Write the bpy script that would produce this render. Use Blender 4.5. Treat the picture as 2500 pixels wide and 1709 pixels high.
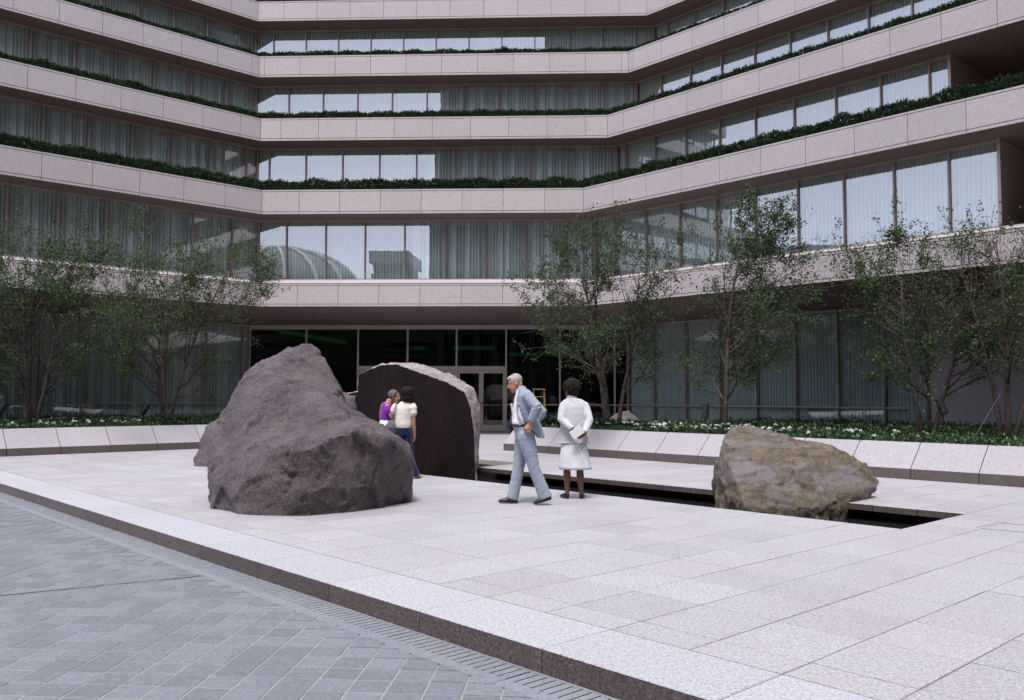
import bpy, bmesh, math, random
import numpy as np
from mathutils import Vector, Matrix, noise
for o in list(bpy.data.objects): bpy.data.objects.remove(o)
scene = bpy.context.scene
COL = scene.collection
R = math.radians
# ------------------------------------------------------------------ camera
PITCH, ROLL, FPX, CAMH = 0.0522, 0.0028, 2131.4, 1.5
cd = bpy.data.cameras.new('camera'); cam = bpy.data.objects.new('camera', cd); COL.objects.link(cam)
cd.sensor_width = 36.0; cd.lens = 36.0 * FPX / 2500.0; cd.clip_start = 0.05; cd.clip_end = 2000.0
_F = Vector((0, math.cos(PITCH), math.sin(PITCH))); _U = Vector((0, -math.sin(PITCH), math.cos(PITCH))); _X = Vector((1, 0, 0))
_R = math.cos(ROLL) * _X + math.sin(ROLL) * _U; _UU = -math.sin(ROLL) * _X + math.cos(ROLL) * _U
cam.matrix_world = Matrix(((_R.x, _UU.x, -_F.x, 0), (_R.y, _UU.y, -_F.y, 0), (_R.z, _UU.z, -_F.z, CAMH), (0, 0, 0, 1)))
scene.camera = cam
# ------------------------------------------------------------------ sky, sun, exposure
SUN_AZ, SUN_EL = 190.0, 66.0          # compass heading of the sun from +Y towards +X, elevation
world = bpy.data.worlds.new('World'); scene.world = world; world.use_nodes = True
wn = world.node_tree; wn.nodes.clear()
sky = wn.nodes.new('ShaderNodeTexSky'); sky.sky_type = 'NISHITA'; sky.sun_disc = False
sky.sun_elevation = R(SUN_EL); sky.sun_rotation = R(SUN_AZ); sky.air_density = 1.0; sky.dust_density = 4.0; sky.ozone_density = 1.0
mixw = wn.nodes.new('ShaderNodeMix'); mixw.data_type = 'RGBA'; mixw.inputs[0].default_value = 0.62
bgn = wn.nodes.new('ShaderNodeBackground'); bgn.inputs[1].default_value = 0.11
wo = wn.nodes.new('ShaderNodeOutputWorld')
wn.links.new(sky.outputs[0], mixw.inputs[6]); mixw.inputs[7].default_value = (8.0, 8.6, 10.4, 1)   # thin bright overcast veil
wn.links.new(mixw.outputs[2], bgn.inputs[0]); wn.links.new(bgn.outputs[0], wo.inputs[0])
sl = bpy.data.lights.new('sun', 'SUN'); sl.energy = 2.0; sl.angle = R(14); sl.color = (1.0, 0.965, 0.95)
sun = bpy.data.objects.new('sun', sl); COL.objects.link(sun)
_sd = Vector((math.sin(R(SUN_AZ)) * math.cos(R(SUN_EL)), math.cos(R(SUN_AZ)) * math.cos(R(SUN_EL)), math.sin(R(SUN_EL))))
sun.rotation_euler = _sd.to_track_quat('Z', 'Y').to_euler()
scene.view_settings.view_transform = 'Standard'; scene.view_settings.look = 'None'
scene.view_settings.exposure = 0.93; scene.view_settings.gamma = 1.0; scene.view_settings.use_curve_mapping = False
scene.render.engine = 'CYCLES'
scene.cycles.max_bounces = 6; scene.cycles.diffuse_bounces = 3; scene.cycles.glossy_bounces = 3; scene.cycles.transmission_bounces = 2; scene.cycles.transparent_max_bounces = 12; scene.cycles.caustics_reflective = False; scene.cycles.caustics_refractive = False

# ------------------------------------------------------------------ helpers
YAW = 0.8264
eA = Vector((math.sin(YAW), math.cos(YAW), 0)); eL = Vector((math.cos(YAW), -math.sin(YAW), 0))
eC = Vector((math.sin(YAW + math.pi / 4), math.cos(YAW + math.pi / 4), 0))
def UV(u, v, z=0.0): return eL * u + eA * v + Vector((0, 0, z))
GRID_ROT = math.atan2(eL.y, eL.x)
def pix(x, y, Y):
    """point that stands Y metres into the scene on the sight line measured in the survey of the photograph"""
    d = _F + _R * ((x - 1250) / FPX) - _UU * ((y - 854.5) / FPX)
    return Vector((0, 0, CAMH)) + d * (Y / d.y)

class MB:
    def __init__(s): s.v = []; s.f = []
    def quad(s, a, b, c, d):
        n = len(s.v); s.v += [tuple(a), tuple(b), tuple(c), tuple(d)]; s.f.append((n, n + 1, n + 2, n + 3))
    def tri(s, a, b, c):
        n = len(s.v); s.v += [tuple(a), tuple(b), tuple(c)]; s.f.append((n, n + 1, n + 2))
    def box(s, x0, x1, y0, y1, z0, z1):
        n = len(s.v)
        s.v += [(x0, y0, z0), (x1, y0, z0), (x1, y1, z0), (x0, y1, z0), (x0, y0, z1), (x1, y0, z1), (x1, y1, z1), (x0, y1, z1)]
        s.f += [tuple(n + i for i in q) for q in ((0, 3, 2, 1), (4, 5, 6, 7), (0, 1, 5, 4), (1, 2, 6, 5), (2, 3, 7, 6), (3, 0, 4, 7))]
        return s
    def cbox(s, x0, x1, y0, y1, z0, z1, c):
        """box whose top edges are chamfered by c"""
        n = len(s.v)
        s.v += [(x0, y0, z0), (x1, y0, z0), (x1, y1, z0), (x0, y1, z0), (x0, y0, z1 - c), (x1, y0, z1 - c), (x1, y1, z1 - c), (x0, y1, z1 - c),
                (x0 + c, y0 + c, z1), (x1 - c, y0 + c, z1), (x1 - c, y1 - c, z1), (x0 + c, y1 - c, z1)]
        q = [(0, 3, 2, 1), (8, 9, 10, 11)]
        for i in range(4):
            j = (i + 1) % 4; q += [(i, j, 4 + j, 4 + i), (4 + i, 4 + j, 8 + j, 8 + i)]
        s.f += [tuple(n + i for i in k) for k in q]
        return s
    def prism(s, poly, y0, y1):
        """polygon of (x,z) extruded along y"""
        n = len(s.v); m = len(poly)
        s.v += [(p[0], y0, p[1]) for p in poly] + [(p[0], y1, p[1]) for p in poly]
        s.f.append(tuple(n + i for i in range(m))); s.f.append(tuple(n + m + i for i in reversed(range(m))))
        for i in range(m): s.f.append((n + i, n + m + i, n + m + (i + 1) % m, n + (i + 1) % m))
        return s
    def loft(s, rings, cap=True):
        n = len(s.v); m = len(rings[0])
        for r in rings: s.v += [tuple(p) for p in r]
        for i in range(len(rings) - 1):
            for j in range(m):
                a = n + i * m + j; b = n + i * m + (j + 1) % m
                s.f.append((a, b, b + m, a + m))
        if cap:
            s.f.append(tuple(n + i for i in reversed(range(m)))); k = n + (len(rings) - 1) * m
            s.f.append(tuple(k + i for i in range(m)))
        return s
    def tube(s, pts, rad, m=8, side=None, dome=True):
        """round or elliptic tube along pts; rad = number or (side radius, other radius) per point"""
        pts = [Vector(p) for p in pts]; rings = []
        rads = [(r, r) if not isinstance(r, (tuple, list)) else r for r in rad]
        if dome:
            d0 = (pts[0] - pts[1]).normalized(); d1 = (pts[-1] - pts[-2]).normalized()
            r0, r1 = rads[0], rads[-1]
            pts = [pts[0] + d0 * min(r0) * .75] + pts + [pts[-1] + d1 * min(r1) * .75]
            rads = [(r0[0] * .55, r0[1] * .55)] + rads + [(r1[0] * .55, r1[1] * .55)]
        up = Vector(side) if side is not None else None
        for i, p in enumerate(pts):
            t = (pts[min(i + 1, len(pts) - 1)] - pts[max(i - 1, 0)]).normalized()
            if up is None:
                up = Vector((0, 0, 1)) if abs(t.z) < .9 else Vector((1, 0, 0))
            u = (up - t * up.dot(t)).normalized(); w = t.cross(u)
            up = u
            rings.append([p + u * (math.cos(a) * rads[i][0]) + w * (math.sin(a) * rads[i][1]) for a in [2 * math.pi * k / m for k in range(m)]])
        return s.loft(rings)
    def ell(s, c, r, axes=None, nu=12, nv=8):
        c = Vector(c); ax = axes or (Vector((1, 0, 0)), Vector((0, 1, 0)), Vector((0, 0, 1)))
        rings = []
        for i in range(nv + 1):
            ph = -math.pi / 2 * .985 + math.pi * .985 * i / nv
            rings.append([c + ax[0] * (r[0] * math.cos(ph) * math.cos(t)) + ax[1] * (r[1] * math.cos(ph) * math.sin(t)) + ax[2] * (r[2] * math.sin(ph)) for t in [2 * math.pi * k / nu for k in range(nu)]])
        return s.loft(rings)
    def mesh(s, name, mat=None, smooth=False):
        me = bpy.data.meshes.new(name); me.from_pydata(s.v, [], s.f)
        if mat: me.materials.append(mat)
        if smooth: me.polygons.foreach_set('use_smooth', [True] * len(me.polygons))
        me.update(); return me
    def build(s, name, mat=None, parent=None, smooth=False, loc=None, rz=0):
        return put(name, s.mesh(name, mat, smooth), parent, loc, rz)

def put(name, me, parent=None, loc=None, rz=0):
    o = bpy.data.objects.new(name, me); COL.objects.link(o)
    if loc is not None: o.location = loc
    if rz: o.rotation_euler = (0, 0, rz)
    if parent is not None: o.parent = parent
    return o
def empty(name, loc=(0, 0, 0), rz=0, parent=None):
    o = bpy.data.objects.new(name, None); COL.objects.link(o); o.location = loc; o.rotation_euler = (0, 0, rz); o.empty_display_size = .2
    if parent is not None: o.parent = parent
    return o
def tag(o, label=None, cat=None, group=None, kind=None):
    if label: o['label'] = label
    if cat: o['category'] = cat
    if group: o['group'] = group
    if kind: o['kind'] = kind
    return o
def big_mesh(name, verts, faces_n, nper, mat, var=None):
    """fast mesh of faces that share no vertices: verts (N*nper,3)"""
    me = bpy.data.meshes.new(name); nv = len(verts)
    me.vertices.add(nv); me.vertices.foreach_set('co', np.asarray(verts, dtype=np.float32).ravel())
    me.loops.add(nv); me.loops.foreach_set('vertex_index', np.arange(nv, dtype=np.int32))
    me.polygons.add(faces_n); me.polygons.foreach_set('loop_start', np.arange(0, nv, nper, dtype=np.int32))
    if var is not None:
        at = me.attributes.new('var', 'FLOAT', 'FACE'); at.data.foreach_set('value', np.asarray(var, dtype=np.float32))
    me.materials.append(mat); me.update(calc_edges=True); me.validate(); return me
def remeshed(mb, voxel, smooth_iter=0, name='tmp'):
    me = mb.mesh(name)
    bm = bmesh.new(); bm.from_mesh(me); bmesh.ops.recalc_face_normals(bm, faces=bm.faces); bm.to_mesh(me); bm.free()
    o = put(name, me); m = o.modifiers.new('r', 'REMESH'); m.mode = 'VOXEL'; m.voxel_size = voxel
    if smooth_iter:
        k = o.modifiers.new('s', 'SMOOTH'); k.factor = .5; k.iterations = smooth_iter
    dg = bpy.context.evaluated_depsgraph_get(); out = bpy.data.meshes.new_from_object(o.evaluated_get(dg))
    bpy.data.objects.remove(o); bpy.data.meshes.remove(me); out.name = name
    return out

# ------------------------------------------------------------------ materials
class NT:
    def __init__(s, name):
        s.m = bpy.data.materials.new(name); s.m.use_nodes = True; s.t = s.m.node_tree; s.t.nodes.clear()
        s.out = s.n('ShaderNodeOutputMaterial')
    def n(s, typ, **kw):
        x = s.t.nodes.new(typ)
        for k, v in kw.items(): setattr(x, k, v)
        return x
    def l(s, a, b): s.t.links.new(a, b)
    def pos(s): return s.n('ShaderNodeNewGeometry').outputs['Position']
    def noise(s, vec, scale, detail=3, rough=.55, dist=0):
        x = s.n('ShaderNodeTexNoise'); x.inputs['Scale'].default_value = scale; x.inputs['Detail'].default_value = detail
        x.inputs['Roughness'].default_value = rough; x.inputs['Distortion'].default_value = dist
        if vec is not None: s.l(vec, x.inputs['Vector'])
        return x.outputs['Fac']
    def vor(s, vec, scale, feature='F1'):
        x = s.n('ShaderNodeTexVoronoi'); x.feature = feature; x.inputs['Scale'].default_value = scale
        if vec is not None: s.l(vec, x.inputs['Vector'])
        return x
    def ramp(s, fac, stops):
        x = s.n('ShaderNodeValToRGB'); e = x.color_ramp.elements
        while len(e) < len(stops): e.new(.5)
        for i, (p, c) in enumerate(stops): e[i].position = p; e[i].color = (*c, 1) if len(c) == 3 else c
        s.l(fac, x.inputs[0]); return x.outputs[0]
    def mix(s, fac, a, b, mode='MIX'):
        x = s.n('ShaderNodeMix'); x.data_type = 'RGBA'; x.blend_type = mode
        for i, v in ((0, fac), (6, a), (7, b)):
            if isinstance(v, (int, float)): x.inputs[i].default_value = v
            elif isinstance(v, tuple): x.inputs[i].default_value = (*v, 1) if len(v) == 3 else v
            else: s.l(v, x.inputs[i])
        return x.outputs[2]
    def math(s, op, a, b=None):
        x = s.n('ShaderNodeMath'); x.operation = op
        for i, v in ((0, a), (1, b)):
            if v is None: continue
            if isinstance(v, (int, float)): x.inputs[i].default_value = v
            else: s.l(v, x.inputs[i])
        return x.outputs[0]
    def rnd(s):
        """random number for each piece: object random plus the face attribute 'var'"""
        o = s.n('ShaderNodeObjectInfo').outputs['Random']; a = s.n('ShaderNodeAttribute'); a.attribute_name = 'var'
        return s.math('FRACT', s.math('ADD', o, a.outputs['Fac']))
    def bump(s, h, strength, dist=.01):
        x = s.n('ShaderNodeBump'); x.inputs['Strength'].default_value = strength; x.inputs['Distance'].default_value = dist
        s.l(h, x.inputs['Height']); return x.outputs[0]
    def princ(s, col, rough=.6, spec=.5, normal=None, metal=0, sheen=0, trans=None):
        b = s.n('ShaderNodeBsdfPrincipled')
        if isinstance(col, tuple): b.inputs['Base Color'].default_value = (*col, 1)
        else: s.l(col, b.inputs['Base Color'])
        if isinstance(rough, (int, float)): b.inputs['Roughness'].default_value = rough
        else: s.l(rough, b.inputs['Roughness'])
        b.inputs['Specular IOR Level'].default_value = spec; b.inputs['Metallic'].default_value = metal
        b.inputs['Sheen Weight'].default_value = sheen
        if normal is not None: s.l(normal, b.inputs['Normal'])
        s.l(b.outputs[0], s.out.inputs[0]); return b
M = {}
def granite(name, base, light, dark, rough, spec=.4, sc=1.0, var=.10, dirt=.12, dirtcol=(.32, .27, .24)):
    t = NT(name); p = t.pos()
    n1 = t.noise(p, 72 * sc, 3, .75); n2 = t.noise(p, 30 * sc, 3, .7); v = t.vor(p, 120 * sc)
    c = t.ramp(n1, [(.34, dark), (.46, base), (.57, base), (.66, light)])
    c = t.mix(t.math('MULTIPLY', t.ramp(n2, [(.42, (0, 0, 0)), (.7, (1, 1, 1))]), .30), c, dark)
    c = t.mix(t.math('MULTIPLY', t.ramp(v.outputs['Distance'], [(.0, (1, 1, 1)), (.35, (0, 0, 0))]), .25), c, light)
    big = t.noise(p, .55, 4, .6); c = t.mix(t.math('MULTIPLY', t.ramp(big, [(.45, (0, 0, 0)), (.75, (1, 1, 1))]), dirt), c, dirtcol)
    med = t.noise(p, 2.3, 5, .7, .5); c = t.mix(t.math('MULTIPLY', t.ramp(med, [(.50, (0, 0, 0)), (.72, (1, 1, 1))]), dirt * .9), c, dirtcol)
    r = t.rnd(); k = t.math('ADD', t.math('MULTIPLY', r, var), 1 - var)
    kk = t.n('ShaderNodeCombineColor'); [t.l(k, kk.inputs[i]) for i in range(3)]
    c = t.mix(1.0, c, kk.outputs[0], 'MULTIPLY')
    t.princ(c, rough, spec, t.bump(n1, .25, .003)); M[name] = t.m
granite('granite_fascia', (.485, .434, .437), (.64, .59, .60), (.255, .215, .217), .75, .25, .6, .07, .10)
granite('granite_paving', (.375, .361, .375), (.58, .565, .59), (.115, .105, .110), .78, .25, .8, .13, .30, (.30, .26, .245))
granite('granite_kerb_top', (.39, .383, .408), (.58, .575, .61), (.135, .128, .14), .75, .25, .8, .06, .12)
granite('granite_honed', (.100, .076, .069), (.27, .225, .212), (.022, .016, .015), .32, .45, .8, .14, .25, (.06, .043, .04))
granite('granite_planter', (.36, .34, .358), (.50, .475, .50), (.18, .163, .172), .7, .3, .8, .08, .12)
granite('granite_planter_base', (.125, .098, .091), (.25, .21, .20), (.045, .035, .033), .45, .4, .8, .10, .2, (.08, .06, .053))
granite('bluestone', (.172, .181, .200), (.25, .26, .284), (.10, .107, .122), .72, .35, .8, .21, .25, (.18, .185, .205))
granite('granite_drain', (.195, .205, .228), (.275, .285, .31), (.115, .12, .132), .7, .3, .8, .08, .2)
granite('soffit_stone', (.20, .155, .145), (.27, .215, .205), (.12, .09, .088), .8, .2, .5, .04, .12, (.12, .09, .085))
granite('stone_pale', (.075, .07, .07), (.10, .095, .095), (.05, .046, .046), .8, .2, .2, .06, .15)
granite('stone_far', (.22, .215, .21), (.28, .275, .27), (.15, .145, .14), .8, .2, .2, .06, .15)
def plain(name, col, rough=.6, spec=.4, metal=0, nz=0, nscale=20, bump=0, sheen=0, coldark=None):
    t = NT(name); c = col; nrm = None
    if nz or bump:
        tc = t.n('ShaderNodeTexCoord').outputs['Object']; f = t.noise(tc, nscale, 4, .6)
        if nz: c = t.mix(t.math('MULTIPLY', f, nz), col, coldark or tuple(x * .45 for x in col))
        if bump: nrm = t.bump(f, bump, .01)
    t.princ(c, rough, spec, nrm, metal, sheen); M[name] = t.m
plain('mortar', (.17, .15, .14), .9, .2, nz=.6, nscale=6)
plain('mortar_light', (.29, .28, .25), .9, .2, nz=.5, nscale=8)
plain('mortar_dark', (.10, .075, .065), .9, .2)
plain('bronze', (.50, .385, .34), .42, .5, metal=.25, nz=.3, nscale=4)
plain('bronze_pale', (.52, .45, .40), .4, .5, metal=.3, nz=.25, nscale=4)
plain('interior', (.035, .030, .030), .9, .1)
plain('lobby_dark', (.020, .014, .014), .6, .3)
plain('earth', (.055, .035, .026), .95, .1, nz=.7, nscale=9, bump=.6)
plain('black_metal', (.018, .018, .022), .45, .5)
plain('brass', (.55, .40, .16), .35, .5, metal=.9)
plain('ladder_wood', (.33, .21, .085), .6, .3, nz=.4, nscale=30)
plain('black_shoe', (.012, .011, .012), .35, .5, nz=.3)
plain('paper', (.80, .80, .80), .8, .2)
plain('guy_rope', (.20, .19, .18), .8, .2)
plain('ground_far', (.17, .165, .165), .9, .2, nz=.4, nscale=.1)
# sheer curtain: whiter in gathered layers, with light and shade of the pleats painted in
t = NT('curtain'); p = t.pos(); r = t.rnd(); f = t.noise(p, 3, 3, .6); at = t.n('ShaderNodeAttribute'); at.attribute_name = 'gather_fold_light'
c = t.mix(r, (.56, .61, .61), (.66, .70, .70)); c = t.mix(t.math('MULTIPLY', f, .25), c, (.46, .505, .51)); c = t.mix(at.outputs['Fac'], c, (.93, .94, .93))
b = t.princ(c, .9, .1); M['curtain'] = t.m
# window glass: clear tinted sheet with a mirror-like coating
def glassmat(name, base_refl, edge, tint, wob=.004):
    t = NT(name); lw = t.n('ShaderNodeLayerWeight'); lw.inputs['Blend'].default_value = .5
    p = t.pos(); nz = t.noise(p, .9, 2, .5); bm = t.bump(nz, wob, .2)
    fac = t.math('ADD', t.math('MULTIPLY', t.math('POWER', lw.outputs['Facing'], 3.0), edge), base_refl)
    tr = t.n('ShaderNodeBsdfTransparent'); tr.inputs[0].default_value = (*tint, 1)
    gl = t.n('ShaderNodeBsdfGlossy'); gl.inputs['Roughness'].default_value = 0.0; gl.inputs[0].default_value = (.95, .97, 1, 1); t.l(bm, gl.inputs['Normal'])
    fac = t.math('MULTIPLY', fac, t.math('SUBTRACT', 1.0, t.n('ShaderNodeNewGeometry').outputs['Backfacing']))   # one coated face per sheet
    mx = t.n('ShaderNodeMixShader'); t.l(fac, mx.inputs[0]); t.l(tr.outputs[0], mx.inputs[1]); t.l(gl.outputs[0], mx.inputs[2])
    t.l(mx.outputs[0], t.out.inputs[0]); M[name] = t.m
glassmat('glass', .29, .5, (.95, .99, .98), .004)
glassmat('glass_ground', .20, .45, (.87, .92, .915), .004)  # darker copy of the window glass, tint added to dim the ground floor
glassmat('glass_entrance', .06, .4, (.62, .66, .64))
# water
t = NT('water'); p = t.pos(); mp = t.n('ShaderNodeMapping'); mp.inputs['Scale'].default_value = (1, 1, 1); t.l(p, mp.inputs[0])
h1 = t.noise(mp.outputs[0], 7, 4, .6, .4); t.princ((.016, .014, .016), .06, .5, t.bump(h1, .45, .06)); M['water'] = t.m
# rocks
def rockmat(name, cols, rough=.62, spec=.35, stain=None, bumpk=.55, sc=1.0, streak=(1, 1, 1)):
    t = NT(name); tc = t.n('ShaderNodeTexCoord').outputs['Object']
    mp = t.n('ShaderNodeMapping'); mp.inputs['Scale'].default_value = streak; mp.inputs['Rotation'].default_value = (.3, .5, .2); t.l(tc, mp.inputs[0]); q = mp.outputs[0]
    f1 = t.noise(q, 2.2 * sc, 7, .66, .3); f2 = t.noise(q, 24 * sc, 7, .8); f3 = t.noise(q, 60 * sc, 3, .8); f5 = t.noise(q, 6 * sc, 8, .74, .2)
    wq = t.n('ShaderNodeVectorMath'); wq.operation = 'MULTIPLY_ADD'; wn_ = t.n('ShaderNodeTexNoise'); wn_.inputs['Scale'].default_value = 2.5; t.l(q, wn_.inputs['Vector']); t.l(wn_.outputs['Color'], wq.inputs[0]); wq.inputs[1].default_value = (.5, .5, .5); t.l(q, wq.inputs[2])
    vv = t.vor(wq.outputs[0], 1.9 * sc, 'DISTANCE_TO_EDGE').outputs['Distance']
    c = t.ramp(f1, [(.30, cols[0]), (.5, cols[1]), (.70, cols[2])])
    c = t.mix(t.math('MULTIPLY', t.ramp(f2, [(.40, (1, 1, 1)), (.52, (0, 0, 0))]), .70), c, tuple(x * .55 for x in cols[0]))
    c = t.mix(t.math('MULTIPLY', t.ramp(f3, [(.55, (0, 0, 0)), (.64, (1, 1, 1))]), .60), c, cols[3])
    crk = t.math('MULTIPLY', t.ramp(vv, [(.0, (1, 1, 1)), (.018, (0, 0, 0))]), t.ramp(f5, [(.45, (0, 0, 0)), (.6, (1, 1, 1))]))
    c = t.mix(t.math('MULTIPLY', crk, .7), c, tuple(x * .4 for x in cols[0]))
    if stain:
        f4 = t.noise(q, 1.1 * sc, 6, .65, .8); c = t.mix(t.math('MULTIPLY', t.ramp(f4, [(stain[1], (0, 0, 0)), (stain[1] + .10, (1, 1, 1))]), stain[2]), c, stain[0])
    hb = t.math('ADD', t.math('MULTIPLY', f2, .9), t.math('MULTIPLY', f5, .9)); hb = t.math('SUBTRACT', t.math('ADD', hb, t.math('MULTIPLY', f3, .35)), t.math('MULTIPLY', crk, .35))
    t.princ(c, rough, spec, t.bump(hb, bumpk, .06)); M[name] = t.m
rockmat('rock_mauve', [(.044, .029, .032), (.098, .074, .079), (.168, .135, .142), (.42, .38, .40)], .46, .5, ((.150, .118, .092), .54, .5), .8, 1.0, (1, 1, 1.3))
rockmat('rock_ochre', [(.055, .041, .029), (.165, .125, .080), (.27, .212, .140), (.44, .38, .29)], .6, .4, ((.215, .192, .198), .49, .8), .8, 1.2, (.8, 1.2, 2.0))
rockmat('rock_grey', [(.085, .07, .065), (.155, .135, .125), (.22, .195, .185), (.32, .295, .285)], .7, .3, None, .4, 1.5)
rockmat('rock_skin', [(.15, .115, .115), (.30, .255, .26), (.42, .37, .375), (.55, .51, .52)], .6, .35, ((.22, .19, .175), .55, .5), .5, 1.2)
rockmat('rock_cut', [(.007, .004, .005), (.0115, .007, .008), (.017, .0105, .012), (.030, .021, .023)], .46, .14, ((.020, .012, .011), .5, .5), .06, .8, (1, 1, .5))
# foliage
def leafmat(name, a, b, c, rough=.5, spec=.35, trans=.25):
    t = NT(name); r = t.rnd(); col = t.ramp(r, [(0, a), (.55, b), (.93, c), (1, c)])
    bs = t.princ(col, rough, spec)
    tl = t.n('ShaderNodeBsdfTranslucent'); t.l(col, tl.inputs[0])
    mx = t.n('ShaderNodeMixShader'); mx.inputs[0].default_value = trans
    t.l(bs.outputs[0], mx.inputs[1]); t.l(tl.outputs[0], mx.inputs[2]); t.l(mx.outputs[0], t.out.inputs[0]); M[name] = t.m
leafmat('leaf_tree', (.028, .050, .019), (.050, .082, .030), (.085, .125, .040), .55, .18)
leafmat('leaf_yew', (.008, .020, .010), (.014, .034, .013), (.030, .062, .020), .5, .3)
leafmat('leaf_bed', (.016, .040, .013), (.028, .068, .020), (.062, .12, .032), .42, .4)
leafmat('petal', (.80, .80, .80), (.82, .82, .82), (.78, .80, .76), .6, .3, .3)
t = NT('bark'); tc = t.n('ShaderNodeTexCoord').outputs['Object']; f = t.noise(tc, 14, 4, .65)
c = t.ramp(f, [(.35, (.035, .025, .022)), (.6, (.085, .066, .058)), (.8, (.20, .17, .155))]); t.princ(c, .85, .2, t.bump(f, .5, .01)); M['bark'] = t.m
# cloth and skin
def cloth(name, col, nscale=60, amt=.25, bump=.3, rough=.9, stripe=None):
    t = NT(name); tc = t.n('ShaderNodeTexCoord').outputs['Object']; f = t.noise(tc, nscale, 3, .6); g = t.noise(tc, 7, 3, .6)
    c = t.mix(t.math('MULTIPLY', f, amt), col, tuple(x * .6 for x in col))
    h = t.math('ADD', t.math('MULTIPLY', f, .15), g)
    t.princ(c, rough, .15, t.bump(h, bump, .03), 0, .2); M[name] = t.m
cloth('suit_blue', (.272, .308, .362)); cloth('shirt_white', (.74, .72, .76)); cloth('tie_blue', (.05, .07, .20))
cloth('white_skirt', (.68, .69, .73)); cloth('cream_knit', (.70, .67, .58), 90, .25, .25); cloth('purple_cloth', (.20, .035, .30), 50)
cloth('navy_cloth', (.008, .010, .060), 50); cloth('bag_grey', (.12, .11, .12), 40, .4, .4, .6); cloth('stocking', (.17, .085, .05), 90, .1, .05, .6)
t = NT('white_knit'); tc = t.n('ShaderNodeTexCoord').outputs['Object']
w = t.n('ShaderNodeTexWave'); w.wave_type = 'BANDS'; w.bands_direction = 'Z'; w.inputs['Scale'].default_value = 22; w.inputs['Distortion'].default_value = 2.5; w.inputs['Detail'].default_value = 1; w.inputs['Detail Scale'].default_value = 6; t.l(tc, w.inputs[0])
c = t.mix(t.math('MULTIPLY', w.outputs['Fac'], .35), (.60, .60, .635), (.36, .355, .39)); t.princ(c, .9, .1, t.bump(w.outputs['Fac'], .5, .012), 0, .2); M['white_knit'] = t.m
def skin(name, col, red):
    t = NT(name); tc = t.n('ShaderNodeTexCoord').outputs['Object']; f = t.noise(tc, 18, 3, .6)
    c = t.mix(t.math('MULTIPLY', f, .6), col, red); b = t.princ(c, .5, .4); b.inputs['Subsurface Weight'].default_value = .08
    b.inputs['Subsurface Radius'].default_value = (.02, .008, .004); M[name] = t.m
skin('skin_ruddy', (.46, .22, .15), (.36, .11, .075)); skin('skin_dark', (.16, .072, .042), (.12, .042, .026)); skin('skin_tan', (.40, .20, .12), (.32, .12, .08))
def hairmat(name, a, b):
    t = NT(name); tc = t.n('ShaderNodeTexCoord').outputs['Object']; f = t.noise(tc, 55, 4, .7)
    t.princ(t.ramp(f, [(.35, a), (.65, b)]), .7, .12, t.bump(f, .9, .02)); M[name] = t.m
hairmat('hair_black', (.006, .005, .006), (.022, .018, .018)); hairmat('hair_silver', (.26, .235, .21), (.52, .49, .45)); hairmat('hair_salt', (.025, .024, .026), (.22, .22, .23))
# ------------------------------------------------------------------ world-space parenting
WM = {}
def put(name, me, parent=None, loc=None, rz=0):
    o = bpy.data.objects.new(name, me); COL.objects.link(o)
    if loc is not None: o.location = loc
    if rz: o.rotation_euler = (0, 0, rz)
    WM[o.name] = Matrix.Translation(Vector(loc) if loc is not None else Vector((0, 0, 0))) @ Matrix.Rotation(rz, 4, 'Z')
    if parent is not None:
        o.parent = parent; o.matrix_parent_inverse = WM[parent.name].inverted()
    return o
def empty(name, loc=(0, 0, 0), rz=0, parent=None):
    o = put(name, None, parent, loc, rz); o.empty_display_size = .2; return o
def inview(P, margin=40):
    d = Vector(P) - Vector((0, 0, CAMH)); z = d.dot(_F)
    if z < .3: return False
    x = 1250 + FPX * d.dot(_R) / z; y = 854.5 - FPX * d.dot(_UU) / z
    return -margin < x < 2500 + margin and -margin < y < 1709 + margin
def two_mat(mb, name, mats, pick):
    me = mb.mesh(name)
    for m in mats: me.materials.append(m)
    for p in me.polygons: p.material_index = pick(p)
    return me
rng = random.Random(7); nrg = np.random.default_rng(11)
# ------------------------------------------------------------------ setting: ground sheet and lower court
g = MB(); g.quad((-600, -600, -.62), (600, -600, -.62), (600, 600, -.62), (-600, 600, -.62))
tag(g.build('ground', M['ground_far']), kind='structure')
ZL = -.145
lc = MB(); c4 = [UV(-27, -16, 0), UV(16, -16, 0), UV(16, 3.36, 0), UV(-27, 3.36, 0)]
lc.loft([[p + Vector((0, 0, -.40)) for p in c4], [p + Vector((0, 0, ZL - .0035)) for p in c4]])
lower = tag(lc.build('lower_court', M['mortar_light']), kind='structure')
# bluestone setts, laid square to the middle facade
PH = R(4.5); pe = Vector((math.cos(PH), -math.sin(PH), 0)); pf = Vector((math.sin(PH), math.cos(PH), 0)); SP = .217; SQ = .211; J = .005
prot = math.atan2(pe.y, pe.x)
def clip_half(poly, n, d):
    out = []
    for i, a in enumerate(poly):
        b = poly[(i + 1) % len(poly)]; da = n.dot(a) - d; db = n.dot(b) - d
        if da <= 0: out.append(a)
        if da * db < 0: out.append(a + (b - a) * (da / (da - db)))
    return out
setts = []; rest = []
for i in range(-66, 42):
    for j in range(3, 78):
        p0 = pe * (i * SP) + pf * (j * SQ)
        poly = [p0 + pe * J + pf * J, p0 + pe * (SP - J) + pf * J, p0 + pe * (SP - J) + pf * (SQ - J), p0 + pe * J + pf * (SQ - J)]
        dv = [eA.dot(q) for q in poly]
        if min(dv) > 3.36: continue
        full = max(dv) < 3.375
        if not full:
            poly = clip_half(poly, eA, 3.375)
            if len(poly) < 3: continue
        cc = sum(poly, Vector()) / len(poly)
        if cc.length > 24: continue
        setts.append((inview(cc + Vector((0, 0, ZL))), cc.length, full, poly, p0))
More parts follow.
